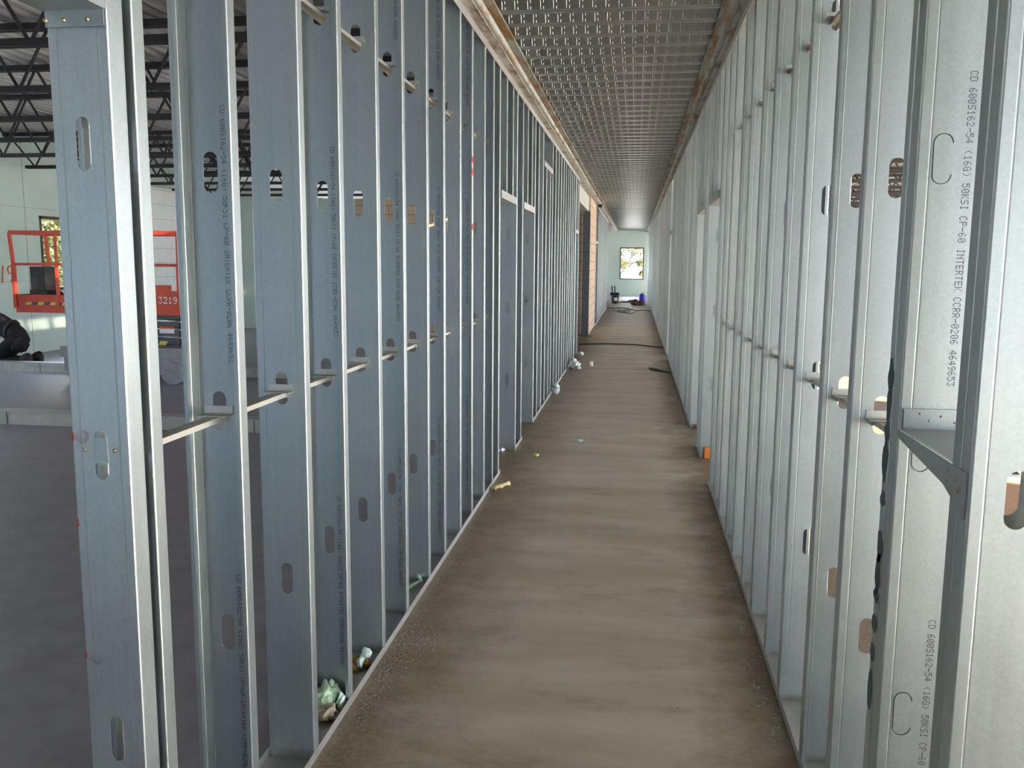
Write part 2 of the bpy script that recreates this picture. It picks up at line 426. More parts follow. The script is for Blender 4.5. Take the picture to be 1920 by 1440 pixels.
for i, y in enumerate((390.5, 405.5)): stud(L_, y, bool(i), z1=103.5, label='short stud under the deep box header of the left wall, %s of two' % ('nearer', 'farther')[i])
stud(L_, 417.8, True, label='full height stud at the far end of the deep box header, left wall')
run(L_, 434.5, 580, 'past the deep box header', group=GL_)
stud(L_, 583.0, False, label='near jamb stud of the last left doorway before the side passage', name='jamb_stud')
stud(L_, 612.0, True, label='last stud of the left wall before the side passage', name='jamb_stud')
# headers over doorways
def header(side, y0, y1, z, label, deep=None):
    sx = -1 if side == 'L' else 1; X = XL if side == 'L' else XR
    e = empty('door_header', (X, (y0 + y1) / 2, z)); tag(e, label, 'header')
    x0, x1 = X + sx * -0.08, X + sx * 6.1
    deep = None
    m = MB(); m.sweep([(x0, z + 2.2), (x0, z), (x1, z), (x1, z + 2.2)], y0, y1)
    o = m.build('header_track', M['track'], e, (X, (y0 + y1) / 2, z)); bake(o, 0.08)
    if deep:
        d = MB(); d.box(X + sx * 0.05, X + sx * 5.9, y0 + 1.7, y1 - 1.7, z + 0.1, deep); d.build('box_beam', M['galv'], e, (X, (y0 + y1) / 2, z))
    return e
header(L_, 258.4, 292.3, 82.0, 'pale steel door header over the first doorway in the left wall')
header(L_, 310.9, 344.8, 82.0, 'pale steel door header over the second doorway in the left wall')
header(L_, 378.5, 417.5, 103.6, 'steel header high in the left wall, beyond both near doorways', deep=118.5)
header(L_, 584.7, 611.8, 82.2, 'pale steel door header at the far end of the near left wall')
for y0, w in ((261, 'first'), (313.5, 'second')):
    for k in range(2):
        stud(L_, y0 + 8 + 15 * k, k == 0, z0=82.1, label='short cripple stud above the %s left door header, %s of the pair' % (w, ('nearer', 'farther')[k]), group='short studs over the left doorways', name='cripple_stud')
stud(L_, 598, True, z0=82.3, label='short cripple stud above the door header nearest the side passage, left wall', name='cripple_stud')
# header towards the viewer at the near doorway
e = empty('door_header', (XL, 45, 81.5)); tag(e, 'steel header meeting the big jamb stud at the top left corner', 'header')
m = MB(); m.sweep([(XL + 0.1, 91), (XL + 0.1, 81.8), (XL - 4.9, 81.8), (XL - 4.9, 91)], 22, 63.35); o = m.build('header_track', M['galv'], e, (XL, 45, 81.5)); bake(o, 0.08)
m = MB(); m.quad((XL - 4.8, 63.3, 80.6), (XL - 0.1, 63.3, 80.6), (XL - 0.1, 63.3, 81.8), (XL - 4.8, 63.3, 81.8)); o = m.build('bent_tab', M['galv'], e, (XL, 45, 81.5)); bake(o, 0.08)
for dx in (1.4, 3.3, 4.75): screw(e, XL - dx, 63.24, 81.1)

# --- right wall ----------------------------------------------------------
R0 = stud(R_, 61.2, True, fl=1.7, label='bright galvanized jamb stud at the right edge, brown showing through its slot', name='jamb_stud')
R0b = stud(R_, 64.7, False, fl=1.7, label='galvanized stud backing the nearest right jamb, half hidden behind it', name='jamb_stud'); R0b.scale.x = 1.22
R1 = stud(R_, 77.8, True, fl=1.9, label='galvanized stud behind the steel angle brace, pale slug marks in its web', name='wall_stud', holes=())
add_print(R1, 3.85, 79); add_print(R1, 3.85, 33)
for zc in HOLES[:3]:      # unpunched slot outlines
    m = MB(); pts = [(1.95 + 0.75 * cos(t), (1.25 if sin(t) >= 0 else -1.25) + 0.75 * sin(t)) for t in [2 * pi * k / 24 for k in range(25)]]
    for (a, b), (c, d) in zip(pts, pts[1:]):
        m.bar((a, -0.06, zc + b), (c, -0.06, zc + d), 0.05, 0.05)
    o = bpy.data.objects.new('slot_outline', m.mesh('slot_outline', M['ink'])); COL.objects.link(o); o.parent = R1
R1b = stud(R_, 81.6, False, fl=1.5, label='second stud fixed back to back behind the braced right wall stud')
yr = [94.5, 110.6, 127.0, 142.6, 158.8, 174.8, 190.6, 206.8, 222.6, 238.6]
near_right = []
for i, y in enumerate(yr):
    near_right.append(stud(R_, y, i % 2 == 0, label='galvanized stud in the right wall, %s past the braced pair' % ordn(i), group=GR_))
stud(R_, 253.6, False, label='near jamb stud of the first doorway along the right wall', name='jamb_stud')
stud(R_, 292.0, True, label='far jamb stud of the first right doorway, broad web below the header', name='jamb_stud')
stud(R_, 309.0, False, label='near jamb stud of the second doorway along the right wall', name='jamb_stud')
stud(R_, 346.0, True, label='far jamb stud of the second right doorway, broad web below the header', name='jamb_stud')
header(R_, 255.3, 291.8, 81.6, 'steel door header over the first doorway in the right wall')
header(R_, 310.7, 345.8, 81.6, 'steel door header over the second doorway in the right wall')
for y0, w in ((258, 'first'), (312, 'second')):
    for k in range(2):
        stud(R_, y0 + 9 + 15 * k, k == 0, z0=82.0, label='short cripple stud above the %s right door header, %s of the pair' % (w, ('nearer', 'farther')[k]), group='short studs over the right doorways', name='cripple_stud')
run(R_, 361, 576, 'past the second doorway', group=GR_)
stud(R_, 585.0, False, label='near jamb of the third doorway along the right wall', name='jamb_stud')
stud(R_, 621.0, True, label='far jamb of the third doorway along the right wall', name='jamb_stud')
header(R_, 586.7, 620.8, 82.0, 'steel door header over the third doorway in the right wall')
y = 637
while y < 1690:
    if not (900 < y < 930 or 1180 < y < 1210):
        stud(R_, y, True if (int(y) // 16) % 2 else False, label='distant galvanized stud in the far stretch of the right wall', group='distant studs of the right wall')
    y += 16
y = 896
for y in [885.5] + [931 + 16 * k for k in range(20)]:
    stud(L_, y, (int(y) // 16) % 2 == 0, label='distant galvanized stud in the left wall beyond the block wall', group='distant studs of the left wall')
header(L_, 887.3, 930.8, 82.0, 'distant steel door header beside the tan block wall, left side')

# --- tracks ---------------------------------------------------------------
def track(side, y0, y1, top, label, group):
    sx = -1 if side == 'L' else 1; X = XL if side == 'L' else XR
    a, b = X - sx * 0.1, X + sx * 6.1
    z, h = (ZT - 0.03, -1.9) if top else (0.06, 1.3)
    m = MB(); m.sweep([(a, z + h), (a, z), (b, z), (b, z + h)], y0, y1)
    o = m.build('top_track' if top else 'bottom_track', M['track'], None, (X, y0, z)); bake(o, 0.07)
    tag(o, label, 'track', group)
GT = None
track(L_, 63.3, 258.5, False, 'long steel floor track under the nearest stretch of left studs', GT)
track(L_, 292.2, 311, False, 'short steel floor track between the two left doorways', GT)
track(L_, 344.8, 585, False, 'long steel floor track of the left wall past the second doorway', GT)
track(L_, 885, 1252, False, 'distant steel floor track of the left wall beyond the block wall', GT)
track(R_, 61.0, 255.3, False, 'long steel floor track under the nearest stretch of right studs', GT)
track(R_, 291.8, 310.8, False, 'short steel floor track between the two right doorways', GT)
track(R_, 345.8, 586.8, False, 'steel floor track of the right wall past the second doorway', GT)
track(R_, 620.8, 1697, False, 'distant steel floor track along the far stretch of the right wall', GT)
track(L_, 20, 613.8, True, 'steel top track capping the near left studs under the rusty beam', GT)
track(L_, 885, 1252, True, 'distant steel top track of the left wall beyond the block wall', GT)
track(R_, 20, 1697, True, 'steel top track capping the right studs under the rusty beam', GT)

# --- ledger beams ------------------------------------------------------------
def ledger(side, label):
    sx = -1 if side == 'L' else 1; X = XL if side == 'L' else XR
    e = empty('ledger_beam', (X, YE / 2, ZT)); tag(e, label, 'beam', None)
    w1, w2 = (2.6, 5.4) if side == 'L' else (1.6, 4.4)
    org = (X, YE / 2, ZT)
    MB().box(X + sx * 6, X - sx * w1, 0, YE, ZT, ZT + 0.45).build('lower_flange', M['ledger_low'], e, org)
    MB().box(X + sx * 0.2, X + sx * 0.8, 0, YE, ZT + 0.45, ZT + 3).build('web_plate', M['ledger_low'], e, org)
    MB().box(X + sx * 6, X - sx * w2, 0, YE, ZT + 2.9, ZT + 3.5).build('upper_flange', M['ledger_up'], e, org)
    m = MB(); m.tube([(X - sx * (w1 + 0.2), 0, ZT + 1.4), (X - sx * (w1 + 0.2), YE, ZT + 1.4)], 1.1, 10); m.build('conduit_pipe', M['ledger_pipe'], e, org, True)
ledger(L_, 'rust-streaked steel beam running above the left stud wall')
ledger(R_, 'rust-streaked steel beam running above the right stud wall')

# --- corridor deck --------------------------------------------------------------
def corridor_deck():
    m = MB(); z0 = 123.0; d = 2.0; x0, x1 = XL - 5.5, XR + 5.5
    prof = []; y = 2.0
    while y < YE:
        prof += [(y, z0 + d), (y + 1.3, z0), (y + 2.6, z0), (y + 2.9, z0 + 0.3), (y + 3.2, z0), (y + 4.7, z0), (y + 6.0, z0 + d), (y + 8.8, z0 + d), (y + 9.1, z0 + d - 0.3), (y + 9.4, z0 + d)]
        y += 12
    prof.append((YE, z0 + d)); n = len(prof)
    m.v += [(x0, a, b) for a, b in prof] + [(x1, a, b) for a, b in prof]
    m.f += [(i, i + 1, n + i + 1, n + i) for i in range(n - 1)]
    y = 2.0 + 12 * 11
    while y < 1000:          # embossments on the flank of each rib that faces the viewer
        x = x0 + 5
        while x < x1 - 4:
            def P(u, w, o): return (x + u, y + 1.3 * (1 - w) + 0 - o * 0.83, z0 + d * w - o * 0.55)
            for u0, u1, w0, w1 in ((0, 0.30, 0.04, 0.96), (0.72, 1.0, 0.04, 0.36), (0.72, 1.0, 0.64, 0.96)):
                a = [P(u0, w0, 0), P(u1, w0, 0), P(u1, w1, 0), P(u0, w1, 0)]
                k = 0.12; i_ = [P(u0 + .12, w0 + .07, k), P(u1 - .12, w0 + .07, k), P(u1 - .12, w1 - .07, k), P(u0 + .12, w1 - .07, k)]
                m.add(a + i_, [(4, 5, 6, 7), (0, 1, 5, 4), (1, 2, 6, 5), (2, 3, 7, 6), (3, 0, 4, 7)])
            x += 3.08
        y += 12
    o = struct(m.build('ceiling', M['deck']))
    o['label'] = 'embossed ribbed steel deck over the corridor'
corridor_deck()
MB().box(XL - 6, XR + 6, 0, YE, 125.6, 129).build('trim_1', M['steelroof']); struct(bpy.data.objects['trim_1'])

# --- rooms: floor, decks, outer walls ----------------------------------------------
m = MB(); m.box(-XE - 10, XE + 10, YB - 10, YE + 10, -6, 0); struct(m.build('floor', M['floor']))
M['render'] = simple('bounce_wall_dim', (0.31, 0.36, 0.43), 0.9, 0, 0.1, 1)
M['render2'] = simple('bounce_wall_pale', (0.62, 0.64, 0.62), 0.9, 0, 0.05, 1)
struct(MB().box(-1100, -20, -680, -660, -8, 420).build('unseen_bounce_wall', M['render']))  # unseen wall, added to dim the sky that the left studs reflect
struct(MB().box(-20, 1100, -680, -660, -8, 420).build('unseen_bounce_wall', M['render2']))  # unseen wall, added as a pale surface for the right studs to reflect
def room_deck(xa, xb, name):
    m = MB(); z = 141.5; prof = []; x = xa
    while x < xb:
        prof += [(x, z + 1.6), (x + 0.5, z), (x + 2.2, z), (x + 2.7, z + 1.6)]; x += 6
    prof.append((xb, z + 1.6))
    m.sweep(prof, YB, YE); struct(m.build(name, M['roofdeck']))
    MB().box(xa - 2, xb + 2, YB - 8, YE + 8, z + 2.2, z + 5).build(name + '_b', M['steelroof'])
    o = bpy.data.objects[name + '_b']; o.name = 'trim_2' if xa < 0 else 'trim_3'; struct(o)
room_deck(-XE, XL - 6, 'ceiling'); room_deck(XR + 6, XE, 'ceiling')
MB().box(XL - 6.2, XL - 5.8, 0, YE, 129, 142).build('trim_4', M['steelroof']); struct(bpy.data.objects['trim_4'])
MB().box(XR + 5.8, XR + 6.2, 0, YE, 129, 142).build('trim_5', M['steelroof']); struct(bpy.data.objects['trim_5'])
MB().box(XL - 6, XR + 6, YB, 0, 142, 145).build('trim_6', M['steelroof']); struct(bpy.data.objects['trim_6'])

def wall_holes(axis, pos, thick, a0, a1, z1, holes, name, mat):
    """wall in plane axis=pos, holes = (a, b, z0, z1)"""
    m = MB(); cuts = sorted(holes); cur = a0
    def bx(a, b, c, d):
        if b - a < 0.01 or d - c < 0.01: return
        if axis == 'x': m.box(pos, pos + thick, a, b, c, d)
        else: m.box(a, b, pos, pos + thick, c, d)
    for a, b, c, d in cuts:
        bx(cur, a, 0, z1); bx(a, b, 0, c); bx(a, b, d, z1); cur = b
    bx(cur, a1, 0, z1)
    return struct(m.build(name, mat))
win_n = [0]
def window(axis, pos, a, b, c, d, depth, portal=True, inner=1):
    win_n[0] += 1
    m = MB(); t = 2.0; lo, hi = (pos - 0.4, pos + depth)
    for (p, q, r, s_) in ((a, b, c, c + t), (a, b, d - t, d), (a, a + t, c, d), (b - t, b, c, d)):
        if axis == 'x': m.box(lo, hi, p, q, r, s_)
        else: m.box(p, q, lo, hi, r, s_)
    o = struct(m.build('window_%d' % win_n[0], M['wood']))
    return o
LW = [(230, 290), (400, 445), (554, 606), (618, 660), (930, 990), (1080, 1140), (1230, 1290), (1380, 1440), (1530, 1590)]  # mostly unseen windows, added to supply daylight from the left
RW = [(-412, -220), (-180, -60), (-20, 100), (140, 260), (300, 420), (460, 580), (620, 740), (800, 920), (1000, 1120), (1250, 1370), (1500, 1620)]  # unseen windows, added and enlarged to bring in more daylight
openings = []
o = wall_holes('x', -XE - 9, 9, YB, YE + 9, 145, [(a, b, 41.3, 91.5) for a, b in LW], 'wall_left', M['greenwall'])
for a, b in LW: openings.append(('x', -XE - 9, a, b, 41.3, 91.5, 1)); window('x', -XE - 8.6, a, b, 41.3, 91.5, 9)
o = wall_holes('x', XE, 9, YB, YE + 9, 145, [(a, b, 12, 112) for a, b in RW], 'wall_right', M['greenwall'])
for a, b in RW: openings.append(('x', XE + 9, a, b, 12, 112, -1)); window('x', XE, a, b, 12, 112, 9)
BW = [(-390, -230, 0.5, 74), (130, 392, 0.5, 84)]
wall_holes('y', YB - 9, 9, -XE, XE, 145, BW, 'wall_back', M['steel_dark'])
for h in BW: openings.append(('y', YB - 9, h[0], h[1], h[2], h[3], 1))
EW = [(-330, -230, 31.5, 91), (-30, 14.6, 31.4, 91), (100, 200, 31.5, 91)]  # the side-room windows are unseen, added for daylight at the far end
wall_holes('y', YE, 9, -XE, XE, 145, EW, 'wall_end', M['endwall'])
for h in EW: openings.append(('y', YE + 9, h[0], h[1], h[2], h[3], -1)); window('y', YE, h[0], h[1], h[2], h[3], 9)
# seams of the left outer wall and the orange sprayed number
m = MB()
for y in (540, 640, 726): m.box(-XE, -XE + 0.12, y, y + 0.5, 0, 140)
for z in (48, 96): m.box(-XE, -XE + 0.1, YB, 850, z, z + 0.25)
m.build('trim_7', M['liftlight']); struct(bpy.data.objects['trim_7'])
m = MB(); X = -XE + 0.3
m.tube([(X, 516.0, 58.5), (X, 514.6, 47.5)], 0.45, 6)
ring = [(X, 522.3 + 2.2 * cos(t), 55.6 + 2.4 * sin(t)) for t in [2 * pi * k / 12 for k in range(13)]]
m.tube(ring, 0.45, 6); m.tube([(X, 524.5, 56), (X, 524.8, 52), (X, 522.3, 47.5)], 0.45, 6)
tag(m.build('sprayed_number', M['orangepaint'], None, (X, 518, 47)), 'orange sprayed number 19 on the pale green outer wall, left', 'graffiti')
# cross wall, block wall, lintel, steel column
o = MB().box(-250, XL - 8.2, 779, 788, 0, 118).build('wall_cross', M['block']); struct(o)
o = MB().box(-XE, -250, 779, 788, 0, 118).build('wall_cross', M['greenwall']); struct(o)
o = MB().box(XL - 8, XL - 0.6, 776, 884, 0, 119).build('wall_block', M['block']); struct(o)
o = MB().box(XL - 8, XL - 2, 614, 776, 106.5, 118.8).build('concrete_lintel', M['curb'], None, (XL - 5, 690, 106.5)); tag(o, 'pale lintel spanning the side passage beneath the left beam', 'lintel')
e = empty('steel_column', (XL - 3, 768, 0)); tag(e, 'dark grey steel column at the side passage before the block wall', 'column')
MB().box(XL - 6.2, XL - 0.4, 764.5, 765.3, 0, 106.4).box(XL - 6.2, XL - 0.4, 770.5, 771.3, 0, 106.4).box(XL - 3.6, XL - 3.0, 765.3, 770.5, 0, 106.4).build('column_shaft', M['steel_dark'], e, (XL - 3, 768, 0))
MB().box(XL - 8, XL + 2.5, 762, 774, 0, 0.5).build('base_plate', M['steel_dark'], e, (XL - 3, 768, 0))
# white panel painted for bright light on the left room's foam-block wall and the two low curbs of steel
o = MB().box(-XE + 0.05, -XE + 2, 672, 778, 3, 122).build('trim_9', M['litfoam']); struct(o)
m = MB()
for z in range(12, 130, 12): m.box(-XE + 2.0, -XE + 2.1, 672, 778, z, z + 0.25)
o = m.build('trim_8', M['liftlight']); struct(o)
# black box under the left beam
e = empty('junction_box', (XL + 2.8, 884, 117)); tag(e, 'small black box hanging under the left beam near the block wall', 'electrical box')
MB().box(XL + 0.9, XL + 5.0, 882, 887, 116.6, 119.2).build('box_body', M['black'], e, (XL + 2.8, 884, 117))
MB().tube([(XL + 3, 884.5, 119.2), (XL + 3, 884.5, 122)], 0.5, 8).build('hanger', M['black'], e, (XL + 2.8, 884, 117))

def curb(y, x0, x1, lab):
    e = empty('floor_curb', ((x0 + x1) / 2, y, 0)); tag(e, lab, 'steel curb', None); og = ((x0 + x1) / 2, y, 0)
    m = MB(); m.box(x0, x1, y, y + 5.8, 0.02, 5.0); m.build('curb_body', M['curb'], e, og)
    m = MB(); m.box(x0, x1, y - 0.15, y + 6, 5.0, 5.25).box(x0, x1, y - 0.15, y, 3.9, 5.0); m.build('top_channel', M['track'], e, og)
    m = MB()
    for xs in (x0 + 58, x0 + 150, x0 + 250): m.box(xs, xs + 0.3, y - 0.2, y - 0.02, 0.1, 5.0)
    m.build('joint_seam', M['liftgrey'], e, og)
curb(305.0, -XE + 10, -60, 'long pale low curb lying across the left room, nearer one')
curb(452.0, -XE + 10, -60, 'long pale low curb across the left room, farther one in front of the kneeling person')

# --- bar joists ------------------------------------------------------------------------
def joist(x0, x1, y, lab, grp, cache={}):
    e = empty('bar_joist', ((x0 + x1) / 2, y, 119.5)); tag(e, lab, 'joist', grp); og = ((x0 + x1) / 2, y, 119.5)
    key = (x0, x1)
    if key not in cache:
        b = MB(); b.box(x0 + 14, x1 - 14, -1.6, -0.4, 119.3, 121.3).box(x0 + 14, x1 - 14, 0.4, 1.6, 119.3, 121.3)
        t = MB(); t.box(x0, x1, -1.9, -0.4, 139.3, 141.47).box(x0, x1, 0.4, 1.9, 139.3, 141.47)
        w = MB(); n = max(2, int((x1 - x0 - 40) / 24)); dx = (x1 - x0 - 40) / n; pts = [(x0 + 3, 0, 140)]
        for k in range(n + 1):
            pts.append((x0 + 20 + k * dx, 0, 120.2)); 
            if k < n: pts.append((x0 + 20 + (k + .5) * dx, 0, 140.2))
        pts.append((x1 - 3, 0, 140))
        for p, q in zip(pts, pts[1:]): w.tube([p, q], 0.55, 6)
        og0 = ((x0 + x1) / 2, 0, 119.5)
        cache[key] = [(nm, mb.mesh(nm, M['joist'], og0)) for nm, mb in (('bottom_chord', b), ('top_chord', t), ('bent_web_bar', w))]
    for nm, me in cache[key]:
        o = bpy.data.objects.new(nm, me); COL.objects.link(o); o.parent = e
for k in range(10):
    joist(-XE, XL - 6.2, 226 + 60 * k, 'dark open web roof joist over the left room, %s from the near side' % ordn(k), 'roof joists of the left room')
for k in range(22):
    joist(XR + 6.2, XE, 226 + 60 * k, 'dark open web roof joist over the right room, seen through the stud slots', 'roof joists of the right room')

# --- bridging channels and clips -----------------------------------------------------------
def crc(side, y0, y1, z, label):
    sx = -1 if side == 'L' else 1; xc = (XL if side == 'L' else XR) + sx * 3.0
    m = MB(); m.sweep([(xc - 0.72, z - 0.52), (xc - 0.72, z), (xc + 0.72, z), (xc + 0.72, z - 0.52)], y0, y1)
    o = m.build('bridging_channel', M['galv_clip'], None, (xc, y0, z)); bake(o, 0.06); tag(o, label, 'channel')
def clip(side, y, z, label, cache={}):
    sx = -1 if side == 'L' else 1; X = (XL if side == 'L' else XR)
    if sx not in cache:
        m = MB(); m.box(sx * 1.5, sx * 4.6, -1.7, -0.06, 0.06, 0.14).box(sx * 1.5, sx * 4.6, -0.14, -0.06, 0.06, 1.3 if False else 0.95)
        m.box(sx * 2.2, sx * 2.6, -0.5, 0.5, -0.62, -0.52).box(sx * 2.15, sx * 2.22, -0.5, -0.06, -0.62, 0.1)
        cache[sx] = m.mesh('bridging_clip', M['galv_clip'])
    o = bpy.data.objects.new('bridging_clip', cache[sx]); COL.objects.link(o); o.location = (X * S, y * S, z * S); tag(o, label, 'clip', 'bridging clips along the stud walls')
ZC = {0: 47.75, 1: 95.6}
crc(L_, 66, 250, ZC[0], 'slim steel channel threaded through the left studs at waist height')
crc(L_, 66, 250, ZC[1], 'slim steel channel threaded high through the near left studs')
crc(L_, 347, 582, ZC[0], 'slim waist-high channel through the left studs past the second doorway')
crc(R_, 83, 250, ZC[0], 'slim steel channel threaded through the right studs at waist height')
crc(R_, 83, 250, ZC[1], 'slim steel channel threaded high through the near right studs')
crc(R_, 347, 582, ZC[0], 'slim waist-high channel through the right studs past the second doorway')
for lv, w in ((0, 'waist-high'), (1, 'upper')):
    for i, y in enumerate(ys): clip(L_, y, ZC[lv], 'small %s clip on the %s left stud past the doubled jamb' % (w, ordn(i)))
    for i, y in enumerate(yr): clip(R_, y, ZC[lv], 'small %s clip on the %s right stud past the braced pair' % (w, ordn(i)))
# clip with a bent tab over the slot of the near jamb stud
e = empty('bridging_clip', (XL - 3, 63.4, 47.5)); tag(e, 'flat clip screwed over the middle slot of the big left jamb', 'clip')
m = MB(); m.box(XL - 3.0, XL - 1.8, 63.36, 63.43, 47.7, 49.6); m.build('clip_plate', M['galv'], e, (XL - 3, 63.4, 47.5))
m = MB(); m.box(XL - 3.0, XL - 1.8, 63.4, 66, 47.55, 47.68); m.build('bent_tab', M['galv'], e, (XL - 3, 63.4, 47.5))
for dx in (1.2, 3.75): screw(e, XL - dx, 63.42, 48.6)
# angle brace on the right
e = empty('angle_brace', (XR + 2, 72, 50)); tag(e, 'galvanized angle brace joining the two nearest right studs, screwed on', 'brace')
og = (XR + 2, 72, 50)
m = MB(); m.box(XR + 0.3, XR + 5.9, 77.6, 77.72, 49.9, 51.6); m.build('back_plate', M['galv'], e, og)
for p in ((1.6, 51.2), (2.4, 50.6), (3.3, 51.0), (4.4, 50.5)): screw(e, XR + p[0], 77.58, p[1], 0.1)
m = MB(); m.add([(XR + 0.2, 77.7, 49.9), (XR + 5.9, 77.7, 49.9), (XR + 5.9, 77.7, 49.7), (XR + 0.2, 77.7, 49.7), (XR + 0.2, 61.5, 49.9), (XR + 3.2, 61.5, 49.9), (XR + 3.2, 61.5, 49.7), (XR + 0.2, 61.5, 49.7)],
               [(0, 1, 5, 4), (7, 6, 2, 3), (0, 4, 7, 3), (1, 2, 6, 5), (0, 3, 2, 1), (4, 5, 6, 7)])
m.build('horizontal_leg', M['galv'], e, og)
m = MB(); m.add([(XR - 0.12, 77.7, 49.8), (XR - 0.12, 77.7, 49.2), (XR - 0.12, 61.6, 49.8), (XR - 0.12, 61.6, 46.6), (XR - 0.12, 66.0, 48.0),
                 (XR - 0.04, 77.7, 49.8), (XR - 0.04, 77.7, 49.2), (XR - 0.04, 61.6, 49.8), (XR - 0.04, 61.6, 46.6), (XR - 0.04, 66.0, 48.0)],
                [(0, 1, 4, 3, 2), (5, 7, 8, 9, 6), (0, 2, 7, 5), (2, 3, 8, 7), (3, 4, 9, 8), (4, 1, 6, 9), (1, 0, 5, 6)])
m.build('gusset_plate', M['galv'], e, og)
for y_, z_ in ((65.2, 49.2), (65.2, 48.4), (63.6, 48.9), (63.1, 48.2), (62.7, 48.5)): screw(e, XR - 0.13, y_, z_, 0.12, 'x')

# --- red and green marks -----------------------------------------------------------------
def splat(parent, c, r, mat, axis, seed, name='paint_mark'):
    m = MB(); n = 18; pts = []
    for k in range(n):
        t = 2 * pi * k / n; d = 1 + 0.45 * noise.noise(Vector((cos(t) * 1.5, sin(t) * 1.5, seed * 3.7)))
        u, w = r[0] * cos(t) * d, r[1] * sin(t) * d
        pts.append((c[0] + (u if axis == 'y' else 0), c[1] + (0 if axis == 'y' else u), c[2] + w))
    m.add(pts, [tuple(range(n))]); o = bpy.data.objects.new(name, m.mesh(name, mat)); COL.objects.link(o); o.parent = parent; return o
for z, s_ in ((49.6, 1), (42.6, 2), (31.4, 3)): splat(A, (-5.9, -0.06, z), (0.10, 0.4), M['redpaint'], 'y', s_)
def smear_material():
    m, nt, b = newmat('faded_red_smear'); b.inputs['Base Color'].default_value = (0.40, 0.10, 0.12, 1)
    v = coords(nt, (1, 1, 1), False); g = N(nt, 'ShaderNodeTexNoise'); g.inputs['Scale'].default_value = 30; nt.links.new(v, g.inputs['Vector'])
    r = ramp(nt, g.outputs[0], [(0.35, (0, 0, 0)), (0.75, (0.45,) * 3)]); nt.links.new(r.outputs[0], b.inputs['Alpha']); return m
M['smear'] = smear_material()
splat(A, (-5.0, -0.06, 49.7), (0.8, 0.5), M['smear'], 'y', 4); splat(A, (-4.9, -0.06, 31.0), (0.9, 0.35), M['smear'], 'y', 5)
for z, st in ((87.5, near_left[8]), (84.6, near_left[8]), (71.8, near_left[8])): splat(st, (0.06, -0.8, z), (1.1, 0.9), M['redpaint'], 'x', z)
for z, h in ((54, 1.5), (51.5, 1.6), (49, 0.9), (46.6, 2.0), (42.9, 0.7), (38.5, 1.6), (36.0, 2.0), (33.8, 0.7), (31.2, 0.9), (28.4, 0.9), (24.8, 1.7)):
    splat(R1b, (-0.06, -0.75, z), (0.8, h), M['greenpaint'], 'x', z, 'green_smudge')

